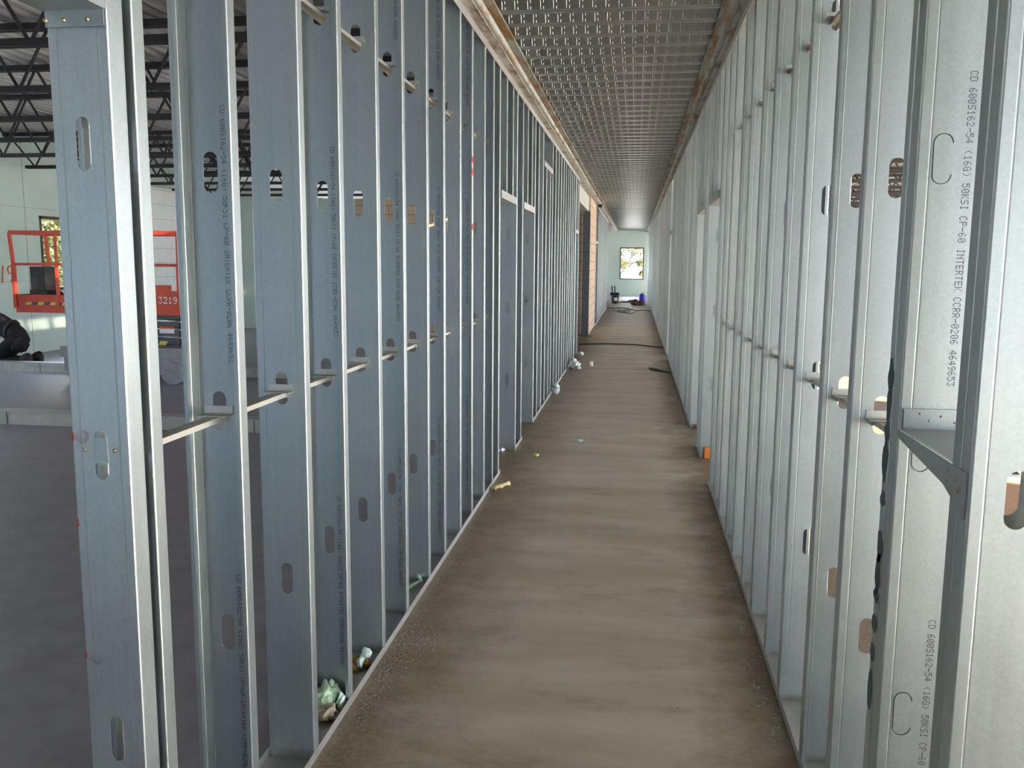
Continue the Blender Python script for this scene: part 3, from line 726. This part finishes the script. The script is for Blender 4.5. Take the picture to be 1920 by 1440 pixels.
# ------------------------------------------------------------------ scissor lift
def lift():
    Yn, Yf = 417.0, 445.0
    L = empty('scissor_lift', (-268, 417, 0)); tag(L, 'red and grey scissor lift parked in the left room, number 3219 on its side', 'scissor lift'); og = (-268, 417, 0)
    x0, x1 = -315.5, -225.0
    MB().box(-292, -224.5, Yn + 2, Yf - 2, 5.5, 13).box(-293, -224, Yn + 1, Yf - 1, 13, 18.5).build('chassis', M['liftlight'], L, og)
    for xw in (-284, -231.8):
        for yw, s_ in ((Yn + 0.2, 1), (Yf - 4.4, 1)):
            m = MB(); m.tube([(xw, yw, 5.7), (xw, yw + 4, 5.7)], 5.65, 28); w = m.build('wheel', M['tyre'], L, og, False)
            w['_o'] = og
            m = MB(); m.tube([(xw, yw - 0.15, 5.7), (xw, yw + 0.3, 5.7)], 3.6, 20); m.tube([(xw, yw - 0.6, 5.7), (xw, yw, 5.7)], 1.4, 12); m.build('hub', M['liftlight'], w, og)
    # folded scissor arms
    for k in range(4):
        z = 19 + 4.2 * k
        MB().bar((-288, Yn + 4, z + 0.3), (-229, Yn + 4, z + 3.2), 1.6, 3.1).bar((-288, Yf - 4, z + 3.2), (-229, Yf - 4, z + 0.3), 1.6, 3.1).build('scissor_arm', M['liftgrey'], L, og)
    MB().box(-291, -226, Yn + 5, Yf - 5, 18.5, 20.5).build('arm_cradle', M['liftgrey'], L, og)
    for sx_ in (-284, -262, -240):
        o = MB(); o.quad((sx_, Yn + 3.1, 20), (sx_ + 4.2, Yn + 3.1, 20), (sx_ + 5.4, Yn + 3.1, 22), (sx_ + 1.2, Yn + 3.1, 22)); o.build('hazard_patch', M['yellow'], L, og)
    MB().box(-239, -231, Yn + 3.0, Yn + 3.15, 26, 29.4).build('warning_label', M['white'], L, og)
    MB().box(-239, -231, Yn + 2.9, Yn + 3.05, 28.4, 29.5).build('warning_band', M['red'], L, og)
    # platform
    p = MB().box(x0, x1, Yn, Yf, 35.6, 38.4).build('platform_deck', M['red'], L, og)
    m = MB()
    for yy in (Yn, Yf): m.box(x0 + 1.5, x1, yy - 0.3, yy + 0.3, 38.4, 44.8)
    m.box(x0, x0 + 0.6, Yn, Yf, 38.4, 44.8).box(x1 - .6, x1, Yn, Yf, 38.4, 44.8).build('toe_board', M['red'], L, og)
    for k in range(5):
        xs = x0 + 5.5 + 6.8 * k
        MB().quad((xs, Yn - 0.36, 39.6), (xs + 3.0, Yn - 0.36, 39.6), (xs + 3.8, Yn - 0.36, 41), (xs + 0.8, Yn - 0.36, 41)).build('hazard_patch', M['yellow'], L, og)
        MB().quad((xs + 3.4, Yn - 0.36, 39.6), (xs + 6.4, Yn - 0.36, 39.6), (xs + 7.2, Yn - 0.36, 41), (xs + 4.2, Yn - 0.36, 41)).build('hazard_patch', M['liftgrey'], L, og)
    MB().box(-242, x1, Yn - 0.8, Yn, 35.4, 47.5).box(-238.5, x1 - 5, Yn - 0.6, Yn + 0.6, 47.5, 50.4).build('control_panel', M['red'], L, og)
    t = MB(); block_text(t, '3219', -236.6, 41.2, 3.4, Yn - 0.88); t.build('fleet_number', M['white'], L, og)
    t = MB(); block_text(t, 'SKYJACK', x1 + 1.9, 43, 1.7, Yn - 0.9, True); t.build('side_lettering', M['white'], L, og)
    # rails
    for nm, z, r in (('top_rail', 76.2, 1.0), ('middle_rail', 60.2, 0.65)):
        m = MB(); m.bar((x0 - 1.2 if z > 70 else x0, Yn, z), (x1, Yn, z), r * 1.6, r * 2).bar((x0 - 1.2 if z > 70 else x0, Yf, z), (x1, Yf, z), r * 1.6, r * 2)
        m.bar((x0 - 1.0 if z > 70 else x0, Yn, z), (x0 - 1.0 if z > 70 else x0, Yf, z), r * 1.6, r * 2).bar((x1, Yn, z), (x1, Yf, z), r * 1.6, r * 2).build(nm, M['red'], L, og)
    for xx, w in ((x0, 1.5), (-291.5, 1.2), (-258, 1.2), (x1 - 0.4, 1.9)):
        for yy in (Yn, Yf):
            m = MB(); top = xx - 1.2 if xx == x0 else xx
            m.bar((xx, yy, 38), (xx, yy, 60), w * 1.3, w).bar((xx, yy, 60), (top, yy, 76), w, w * 0.8).build('rail_post', M['red'], L, og)
    MB().box(x1 + 0.2, x1 + 2.4, Yn - 0.8, Yn - 0.2, 41, 62).build('entry_gate', M['red'], L, og)
    MB().box(x1 + 0.6, x1 + 4, Yn + 5, Yf - 5, 8, 34).build('ladder', M['liftgrey'], L, og)
lift()
m = MB(); m.box(-311, -303.2, 423, 433, 38.5, 59).box(-303.2, -302.6, 423, 433, 46, 59); m.add([(-311, 422, 47), (-303, 422, 47), (-291, 422, 38.6), (-311, 422, 38.6), (-311, 434, 47), (-303, 434, 47), (-291, 434, 38.6), (-311, 434, 38.6)],
      [(3, 2, 1, 0), (4, 5, 6, 7), (0, 1, 5, 4), (1, 2, 6, 5), (2, 3, 7, 6), (3, 0, 4, 7)])
tag(m.build('black_case', M['black'], None, (-306, 428, 38.5)), 'black upright case standing on the scissor lift platform', 'case')

# ------------------------------------------------------------------ kneeling person
def skinned(name, verts, edges, mat, parent, og, sub=2, root=0, mesh_mat=None):
    me = bpy.data.meshes.new(name); me.from_pydata([((p[0] - og[0]) * S, (p[1] - og[1]) * S, (p[2] - og[2]) * S) for p, r in verts], edges, [])
    o = bpy.data.objects.new(name, me); COL.objects.link(o); o.parent = parent
    md = o.modifiers.new('skin', 'SKIN'); md.use_smooth_shade = True
    sv = me.skin_vertices[0].data
    for i, (p, r) in enumerate(verts):
        rr = r if isinstance(r, tuple) else (r, r); sv[i].radius = (rr[0] * S, rr[1] * S); sv[i].use_root = (i == root)
    o.modifiers.new('sub', 'SUBSURF').levels = sub
    dg = bpy.context.evaluated_depsgraph_get(); dg.update()
    m2 = bpy.data.meshes.new_from_object(o.evaluated_get(dg)); o.modifiers.clear(); o.data = m2; m2.materials.clear(); m2.materials.append(mat)
    return o
def person():
    # pelvis at (0,0,14) local, facing -x (towards the wall on the left); y- side is the viewer's side
    ox, oy = -361.0, 477.0
    og = (ox, oy, 0)
    E = empty('person', og); tag(E, 'person in dark work clothes kneeling on the floor, bent forward, face turned away', 'person')
    def W(x, y, z): return (ox + x, oy + y, z)
    V = [(W(0, 0, 17.5), (5.6, 6.6)), (W(-5, 0, 21), (5.3, 6.2)), (W(-10.5, 0, 24.5), (5.2, 6.4)), (W(-16, 0, 27.5), (4.8, 6.8)), (W(-19, 0, 28.6), (3.4, 4.6)),      # spine 0-4
         (W(-21.5, 0, 29.2), 2.2), (W(-24.5, 0, 29.5), (3.3, 3.0)), (W(-27.5, 0, 28.5), (3.0, 2.9)),                                                            # neck 5, head 6,7
         (W(-17.5, -7.2, 27), 2.7), (W(-19.5, -9, 18), 2.2), (W(-24, -7, 9.5), 1.7), (W(-25.5, -6.3, 7.0), 1.3),                                              # left arm 8-11
         (W(-17.5, 7.2, 27), 2.7), (W(-19.5, 9, 18), 2.2), (W(-24, 7, 9.5), 1.7), (W(-25.5, 6.3, 7.0), 1.3),                                                  # right arm 12-15
         (W(0.5, -4.2, 15.0), 4.4), (W(-7.5, -5.5, 9.0), 3.6), (W(-12.5, -5.8, 3.4), 2.9), (W(-4, -5.4, 2.9), 2.5), (W(6.0, -5, 3.4), 1.9),                  # near leg: hip knee shin ankle
         (W(0.5, 4.2, 15.0), 4.4), (W(-7.5, 5.5, 9.0), 3.6), (W(-12.5, 5.8, 3.4), 2.9), (W(-4, 5.4, 2.9), 2.5), (W(6.0, 5, 3.4), 1.9)]
    Ed = [(0, 1), (1, 2), (2, 3), (3, 4), (4, 5), (5, 6), (6, 7), (3, 8), (8, 9), (9, 10), (10, 11), (3, 12), (12, 13), (13, 14), (14, 15),
          (0, 16), (16, 17), (17, 18), (18, 19), (19, 20), (0, 21), (21, 22), (22, 23), (23, 24), (24, 25)]
    b = skinned('body', V, Ed, M['cloth'], E, og)
    b['label'] = 'dark jacket and trousers'
    # head with features
    hm = MB(); hm.blob(W(-27, 0, 29.3), (3.9, 3.1, 4.3), 0.02, 1); hd = hm.build('head', M['skin'], E, og, True)
    fm = MB(); fm.blob(W(-30.5, 0, 28.0), (0.8, 0.5, 0.9), 0.05, 2, sub=2); fm.blob(W(-27, -3.1, 29.2), (0.7, 0.35, 1.1), 0.05, 3, sub=2); fm.blob(W(-27, 3.1, 29.2), (0.7, 0.35, 1.1), 0.05, 4, sub=2)
    fm.blob(W(-29.5, 0, 26.3), (0.6, 1.0, 0.3), 0.02, 5, sub=2); fm.build('face_features', M['skin'], hd, og, True)
    MB().blob(W(-26, 0, 30.8), (4.2, 3.5, 3.6), 0.06, 6).build('hair', M['hair'], E, og, True)
    # hands
    for s_ in (-1, 1):
        c = (-26.3, 6.0 * s_, 5.2); hv = [(W(-25.6, 6.2 * s_, 6.8), 0.9), (W(-26.4, 6.0 * s_, 5.4), (0.6, 1.3)), (W(-27.2, 5.9 * s_, 4.2), (0.5, 1.4))]; he = [(0, 1), (1, 2)]
        for f in range(4):
            yy = (5.9 + (f - 1.5) * 0.75) * s_; ln = (1.0, 1.2, 1.1, 0.8)[f]
            i = len(hv); hv += [(W(-27.9, yy, 3.5), 0.36), (W(-28.6 - 0.3 * ln, yy, 3.3 - 0.7 * ln), 0.33), (W(-28.3 - 0.2 * ln, yy, 2.9 - 1.5 * ln), 0.28)]; he += [(2, i), (i, i + 1), (i + 1, i + 2)]
        i = len(hv); hv += [(W(-26.2, (6.0 - 1.3) * s_, 4.6), 0.42), (W(-27.0, (6.0 - 2.0) * s_, 3.6), 0.36)]; he += [(1, i), (i, i + 1)]
        skinned('hand', hv, he, M['skin'], E, og, 1)
    # boots: toes on the floor, soles facing back
    for s_ in (-1, 1):
        m = MB(); m.tube([W(5.6, 5 * s_, 3.6), W(8.0, 5 * s_, 5.2), W(10.0, 5 * s_, 6.4)], [2.4, 2.8, 2.3], 12)
        m.tube([W(8.6, 5 * s_, 7.4), W(9.6, 5 * s_, 5.0), W(9.6, 5 * s_, 2.3), W(8.4, 5 * s_, 1.9)], [1.9, 2.2, 2.0, 1.7], 12); m.build('boot', M['boot'], E, og, True)
    # belt, tail of jacket, hanging ring
    m = MB(); ring = [W(-3.5 + 0.8 * cos(t) * 1.0, 6.9 * sin(t), 20.3 + 6.3 * cos(t)) for t in [2 * pi * k / 20 for k in range(21)]]
    m.tube(ring, 0.7, 6); m.build('tool_belt', M['boot'], E, og)
    m = MB(); m.blob(W(3.5, -4, 12.5), (5.5, 3.6, 4.6), 0.18, 9); m.build('tool_pouch', M['cloth'], E, og, True)
person()

# ------------------------------------------------------------------ litter on the floor
def thing1(name, mb, mat, org, label, cat, group=None, smooth=True, kind=None):
    return tag(mb.build(name, mat, None, org, smooth), label, cat, group, kind)
m = MB(); m.blob((-42.4, 114.6, 1.7), (1.55, 1.9, 1.6), 0.45, 1, 1.4, 4); m.blob((-42.9, 115.9, 3.0), (0.5, 0.4, 0.55), 0.3, 2); m.blob((-41.9, 115.9, 3.1), (0.35, 0.35, 0.6), 0.3, 3)
thing1('foam_lump', m, M['foam'], (-42.4, 114.6, 0.1), 'mint green foam lump on the floor between the nearest left studs', 'foam')
m = MB(); m.blob((-41.1, 111.4, 1.0), (1.2, 1.35, 0.95), 0.45, 5, 1.8, 4)
thing1('foam_lump', m, M['foam_b'], (-41.2, 112.2, 0.1), 'brownish foam lump in front of the mint green one', 'foam')
m = MB(); m.blob((-40.1, 114.5, 1.3), (0.45, 1.0, 1.2), 0.5, 6, 1.8)
thing1('foam_scrap', m, M['palefoam'], (-40.1, 114.5, 0.1), 'pale blue-green foam scrap against the floor track, beside the mint lump', 'foam')
m = MB(); m.blob((-40.9, 129.2, 1.7), (0.8, 0.9, 0.8), 0.4, 7, 1.6)
thing1('foam_scrap', m, M['palefoam'], (-40.9, 129.2, 0.1), 'pale green foam knob on amber foam between the third and fourth left studs', 'foam')
m = MB(); m.blob((-41.2, 127.4, 1.0), (0.55, 1.5, 0.7), 0.5, 8, 2.0)
thing1('foam_scrap', m, M['palefoam'], (-41.2, 127.4, 0.1), 'white-green twisted foam strip below the pale knob', 'foam')
m = MB(); m.blob((-42.3, 128.7, 0.7), (1.2, 1.0, 0.6), 0.6, 9, 2.0); m.blob((-40.6, 127.8, 0.7), (0.7, 0.8, 0.6), 0.6, 10, 2.0); m.blob((-42.2, 126.0, 0.6), (0.9, 0.6, 0.5), 0.6, 11, 2.0)
thing1('foam_scrap', m, M['foam_o'], (-42, 128, 0.1), 'amber brown foam bits around the pale knob between left studs', 'foam')
m = MB(); m.tube([(-42.2, 124.4, 0.5), (-41.2, 123.6, 0.4)], 0.16, 6)
thing1('wood_splinter', m, M['foam_y'], (-42.2, 124, 0.1), 'short pale stick below the amber foam between left studs', 'stick')
m = MB(); m.tube([(-42.9, 168.6, 2.3), (-41.9, 166.2, 1.6), (-40.2, 163.5, 1.0)], [0.3, 0.45, 0.2], 7); m.tube([(-42.6, 160, 0.5), (-40.4, 164, 0.9)], [0.5, 0.25], 7)
thing1('foam_scrap', m, M['foam'], (-42, 164, 0.1), 'two crossed green foam strips between left studs, farther along', 'foam')
m = MB(); m.tube([(-37.9, 238.8, 0.5), (-37.0, 240.6, 0.6), (-36.2, 241.6, 0.5), (-35.2, 243.2, 0.7), (-34.4, 244.8, 0.6)], [0.8, 0.5, 0.75, 0.5, 0.7], 9)
for v_i, v in enumerate(m.v): m.v[v_i] = (v[0] + 0.35 * noise.noise(Vector(v) * 1.5), v[1] + 0.35 * noise.noise(Vector(v) * 1.7 + Vector((5, 0, 0))), max(0.02, v[2]))
thing1('foam_strip', m, M['foam_y'], (-36, 242, 0), 'ragged yellow foam strip lying beside the left floor track', 'foam')
m = MB(); m.blob((-30.9, 284, 0.5), (1.0, 0.9, 0.5), 0.4, 15)
thing1('foam_scrap', m, M['foam_y'], (-30.9, 284, 0), 'small tan foam crumb on the corridor floor near the silver tube', 'foam')
e = empty('caulk_tube', (-42, 287, 0)); tag(e, 'silver tube with dark band lying in the first left doorway', 'tube')
MB().tube([(-46.5, 282.5, 1.3), (-42.6, 286, 1.3), (-41.8, 286.7, 1.3)], [1.2, 1.2, 0.5], 14).build('tube_body', M['silver'], e, (-42, 287, 0), True)
MB().tube([(-43.9, 284.8, 1.3), (-43.3, 285.4, 1.3)], 1.24, 14).build('dark_band', M['liftgrey'], e, (-42, 287, 0), True)
e = empty('plastic_cup', (-37.2, 423, 0)); tag(e, 'pale blue rounded plastic tub with black line against the left floor track', 'tub')
m = MB(); m.blob((-36.9, 423, 2.7), (2.0, 2.6, 2.8), 0.08, 20); m.build('tub_body', M['paleblue'], e, (-37.2, 423, 0), True)
MB().tube([(-38.7, 421.4, 4.4), (-36.9, 420.2, 3.6), (-35.0, 421.2, 3.2)], 0.2, 6).build('black_line', M['black'], e, (-37.2, 423, 0))
m = MB(); m.blob((-35.0, 529, 2.0), (3.2, 4.5, 2.2), 0.5, 22, 2.2, 4); m.blob((-36.8, 545, 2.2), (2.0, 3.5, 2.0), 0.5, 23, 1.9, 4)
thing1('plastic_wrap', m, M['clearplastic'], (-36, 535, 0), 'crumpled cloudy plastic wrap against the left floor track', 'plastic')
m = MB(); m.blob((-32.6, 523, 1.3), (1.6, 1.8, 1.2), 0.35, 24); thing1('foam_scrap', m, M['palefoam'], (-32.6, 523, 0), 'pale rounded scrap at the near end of the plastic wrap', 'foam')
m = MB(); m.tube([(-27.4, 541, 1.5), (-24.6, 541.6, 1.6)], [1.1, 1.7], 14); thing1('paper_cup', m, M['white'], (-26, 541, 0), 'white paper cup lying on the corridor floor', 'cup')
m = MB(); m.blob((-35.6, 600, 1.6), (1.8, 3.0, 1.6), 0.5, 26); thing1('plastic_wrap', m, M['clearplastic'], (-35.6, 600, 0), 'crumpled clear plastic at the end of the near left wall', 'plastic')
m = MB(); m.blob((-18.2, 311, 0.35), (1.0, 1.0, 0.4), 0.5, 27); thing1('foam_scrap', m, M['palefoam'], (-18.2, 311, 0), 'tiny white scrap alone in the middle of the corridor floor', 'foam')
m = MB(); m.tube([(XL - 3, 684, 0.5), (-20, 693, 0.4), (0, 691, 0.4), (15, 677, 0.4), (21.6, 672, 0.5)], 0.42, 6)
thing1('power_cord', m, M['black'], (0, 684, 0), 'dark cord stretched straight across the corridor floor', 'cord')
m = MB(); m.tube([(9.6, 537, 0.5), (13, 528, 0.6), (16, 524, 0.5), (21.5, 516, 0.5)], [0.4, 0.9, 0.5, 0.4], 6)
thing1('wood_splinter', m, M['twig'], (15, 526, 0), 'dark splintered stick on the corridor floor by the right wall', 'stick')
m = MB()
for cx, cy, rx, ry in ((-14, 1185, 8, 60), (-6, 1160, 7, 50), (-20, 1205, 8, 45)):
    m.tube([(cx + rx * cos(t), cy + ry * sin(t), 0.6 + 0.2 * sin(3 * t)) for t in [2 * pi * k / 28 for k in range(29)]], 0.55, 6, False)
m.tube([(-38.3, 1240, 0.6), (-28, 1230, 0.6), (-16, 1245, 0.6)], 0.5, 6).tube([(2, 1180, 0.6), (12, 1190, 0.6), (21.6, 1180, 0.6)], 0.5, 6)
thing1('power_cord', m, M['black'], (-10, 1190, 0), 'coiled dark cord loops on the floor near the far end', 'cord')
# tool bucket
e = empty('tool_bucket', (-30.5, 1384, 0)); tag(e, 'black tool bucket with handles sticking out at the far left', 'bucket'); og = (-30.5, 1384, 0)
MB().tube([(-30.5, 1384, 0), (-30.5, 1384, 12.5)], [5.2, 6.2], 20).build('bucket_body', M['black'], e, og, False)
MB().box(-38, -24.5, 1377, 1391, 13, 17).build('pocket_band', M['black'], e, og)
MB().box(-32, -26.5, 1377.6, 1377.9, 4.5, 9.5).build('paper_label', M['white'], e, og)
for x_, t_ in ((-34.5, -2.2), (-30.5, -2)): MB().tube([(x_, 1384, 14), (x_ + t_ * 0.6, 1384, 27)], 1.0, 8).build('tool_handle', M['black'], e, og)
m = MB(); m.blob((0.5, 1330, 4.0), (6, 7, 4.2), 0.35, 31, 1.5, 4); m.blob((8, 1333, 3.4), (5.5, 6, 3.6), 0.4, 32, 1.5, 4)
thing1('tool_bag', m, M['brownleather'], (3, 1330, 0), 'dark brown tool bag slumped on the floor at the far right', 'bag')
e = empty('water_jug', (11, 1390, 0)); tag(e, 'blue and white jug behind the brown tool bag', 'jug'); og = (11, 1390, 0)
MB().tube([(11, 1390, 0), (11, 1390, 13), (12, 1390, 15)], [4.6, 4.6, 3.0], 16).build('jug_body', M['blue'], e, og, True)
MB().tube([(13, 1390, 15), (13.5, 1390, 18.5)], [2.2, 2.0], 12).build('jug_cap', M['white'], e, og, True)
m = MB(); m.blob((-13, 1430, 0.9), (12, 14, 1.2), 0.5, 34, 1.6, 4); m.blob((-6, 1430, 1.8), (4.5, 6, 2.2), 0.4, 35)
thing1('dark_tarp', m, M['liftgrey'], (-12, 1430, 0), 'flat dark heap on the floor between the bucket and the tool bag', 'tarp')
# orange pieces behind the right studs
e = empty('orange_bucket', (27.2, 299.5, 0)); tag(e, 'orange box on the floor just inside the first right doorway', 'box'); og = (27.2, 299.5, 0)
MB().box(24.0, 29, 291.5 - 1.2, 291.5 - 0.2, 0.1, 3.6).build('box_body', M['orange'], e, og); 
o = MB().box(24.2, 28.5, 343.6, 345.4, 0.1, 1.2).build('orange_block', M['brownleather'], None, (26, 344.5, 0)); tag(o, 'small dark red block at the far jamb of the second right doorway', 'block')
tag(MB().box(70, 150, 180, 330, 0.02, 0.35).build('brown_sheet', M['brownsheet'], None, (110, 250, 0)), 'brown sheet on the right room floor, seen through the right edge stud slot', 'sheet')
# grit and crumbs: uncountable
def scatter(n, fn, r0, r1, seed):
    rnd = random.Random(seed); m = MB()
    for _ in range(n):
        x, y = fn(rnd); r = rnd.uniform(r0, r1); a = rnd.uniform(0, 6.28)
        vs = [(x + r * cos(a + t) * rnd.uniform(.6, 1.2), y + r * sin(a + t) * rnd.uniform(.6, 1.2), 0.01) for t in (0, 2.1, 4.2)] + [(x, y, r * rnd.uniform(.5, 1.1))]
        m.add(vs, [(0, 1, 3), (1, 2, 3), (2, 0, 3), (2, 1, 0)])
    return m
g = scatter(1500, lambda r: (lambda c: (c[0] + r.gauss(0, c[2]), c[1] + r.gauss(0, c[3])))(r.choice([(-35, 134, 1.6, 5), (-36.8, 122, 0.8, 8), (-33.5, 139, 1.5, 4), (-37, 150, 0.7, 30)])), 0.03, 0.12, 1)
g.v = [v for v in g.v]
thing1('plaster_grit', g, M['grit'], (-35, 130, 0), 'scattered pale grit on the dusty floor along the left track', 'grit', None, False, 'stuff')
g = scatter(420, lambda r: (21.3 - abs(r.gauss(0, 1.2)), r.uniform(95, 420)), 0.04, 0.16, 2)
g2 = scatter(60, lambda r: (20.2 + r.gauss(0, 0.5), r.choice([113, 118, 124, 131, 152, 158]) + r.gauss(0, 1.2)), 0.08, 0.25, 3)
g.add(g2.v, g2.f)
thing1('foam_crumbs', g, M['crumb'], (20, 200, 0), 'pale foam crumbs scattered along the right floor track', 'crumbs', None, False, 'stuff')
g = scatter(160, lambda r: (r.uniform(-38, 21), 90 + 900 * r.random() ** 1.5), 0.05, 0.22, 5)
thing1('dark_debris', g, M['twig'], (0, 300, 0), 'small dark bits scattered over the corridor floor', 'debris', None, False, 'stuff')

# ------------------------------------------------------------------ outside
o = MB().box(-4000, 4000, -3000, 5000, -40, -8).build('ground', M['ground']); struct(o)
def foliage(m, cs, n, size, seed):
    rnd = random.Random(seed)
    for _ in range(n):
        c = rnd.choice(cs); d = Vector((rnd.gauss(0, 1), rnd.gauss(0, 1), rnd.gauss(0, 1))).normalized() * rnd.random() ** 0.4
        p = Vector((c[0] + d.x * c[3], c[1] + d.y * c[3], c[2] + d.z * c[4]))
        a = Vector((rnd.gauss(0, 1), rnd.gauss(0, 1), rnd.gauss(0, 1))).normalized(); b = a.cross(Vector((rnd.gauss(0, 1), rnd.gauss(0, 1), rnd.gauss(0, 1)))).normalized()
        s_ = size * rnd.uniform(0.6, 1.4); m.quad(p - a * s_, p - b * s_ * .5, p + a * s_, p + b * s_ * .5)
e = empty('tree', (-60, 1900, -8)); tag(e, 'sunlit tree outside the window at the end of the corridor', 'tree'); og = (-60, 1900, -8)
MB().tube([(-60, 1900, -8), (-34, 1900, 30), (-14, 1900, 58), (-2, 1900, 88), (12, 1905, 130), (20, 1910, 170)], [11, 6.5, 5, 4, 3, 2], 10).tube([(-14, 1900, 58), (4, 1898, 66), (16, 1896, 72)], [2.5, 1.5, 0.8], 8).build('trunk', M['bark'], e, og, True)
m = MB(); foliage(m, [(-30, 1905, 95, 26, 22), (6, 1900, 92, 28, 16), (-28, 1890, 60, 12, 12), (10, 1895, 62, 10, 9), (14, 1905, 40, 8, 7), (30, 1910, 110, 40, 25), (-55, 1910, 80, 30, 30)], 6500, 2.2, 4); m.build('foliage', M['leaf_far'], e, og)
e = empty('hedge', (-500, 590, -8)); tag(e, 'sunlit yellow-green hedge outside the left room window', 'hedge'); og = (-500, 590, -8)
MB().tube([(-500, 590, -8), (-502, 600, 90)], [4, 2], 8).build('stem', M['bark'], e, og)
m = MB(); foliage(m, [(-500, y_, z_, 26, 26) for y_ in range(560, 760, 24) for z_ in (10, 45, 80, 110)], 38000, 2.4, 5); m.build('foliage', M['leaf'], e, og)

# ------------------------------------------------------------------ light
w = bpy.data.worlds.new('sky'); scn.world = w; w.use_nodes = True; nt = w.node_tree; bg = nt.nodes['Background']
tc = N(nt, 'ShaderNodeTexCoord'); sp = N(nt, 'ShaderNodeSeparateXYZ'); nt.links.new(tc.outputs['Generated'], sp.inputs[0])
r = ramp(nt, sp.outputs[2], [(0.0, (0.96, 0.97, 1.0)), (0.5, (0.70, 0.82, 1.0))]); nt.links.new(r.outputs[0], bg.inputs[0])
SKY = 6.0; bg.inputs[1].default_value = SKY
sun = bpy.data.lights.new('sun', 'SUN'); sun.energy = 30; sun.angle = 0.02; sun.color = (1.0, 0.87, 0.70)
so = bpy.data.objects.new('sun', sun); COL.objects.link(so)
d = Vector((-0.86, 0.38, -0.30)); so.rotation_euler = d.to_track_quat('-Z', 'Y').to_euler()
for ax, pos, a, b, c, d_, s_ in openings:
    l = bpy.data.lights.new('daylight_portal', 'AREA'); l.shape = 'RECTANGLE'; l.cycles.is_portal = True
    l.size = (b - a) * S; l.size_y = (d_ - c) * S
    o = bpy.data.objects.new('daylight_portal', l); COL.objects.link(o)
    if ax == 'x':
        o.location = (pos * S, (a + b) / 2 * S, (c + d_) / 2 * S); dirv = Vector((s_, 0, 0))
    else:
        o.location = ((a + b) / 2 * S, pos * S, (c + d_) / 2 * S); dirv = Vector((0, s_, 0))
    o.rotation_euler = dirv.to_track_quat('-Z', 'Z').to_euler()

# ------------------------------------------------------------------ camera
F, yaw, pitch, roll, hcam = 1657.6, 0.1369, 0.138, 0.008, 63.68
fw = Vector((-sin(yaw) * cos(pitch), cos(yaw) * cos(pitch), -sin(pitch))); rt = Vector((cos(yaw), sin(yaw), 0)); up = rt.cross(fw)
r2 = rt * cos(roll) + up * sin(roll); u2 = up * cos(roll) - rt * sin(roll)
cam = bpy.data.cameras.new('camera'); cam.sensor_width = 36; cam.lens = F / 1920 * 36; cam.clip_start = 0.05; cam.clip_end = 300
co = bpy.data.objects.new('camera', cam); COL.objects.link(co)
mt = Matrix((r2, u2, -fw)).transposed().to_4x4(); mt.translation = Vector((0, 0, hcam * S)); co.matrix_world = mt
scn.camera = co
scn.view_settings.view_transform = 'Standard'; scn.view_settings.look = 'None'; scn.view_settings.gamma = 1
scn.view_settings.use_curve_mapping = False
scn.view_settings.exposure = 1.78
for o in list(bpy.data.objects):
    if '_o' in o: del o['_o']
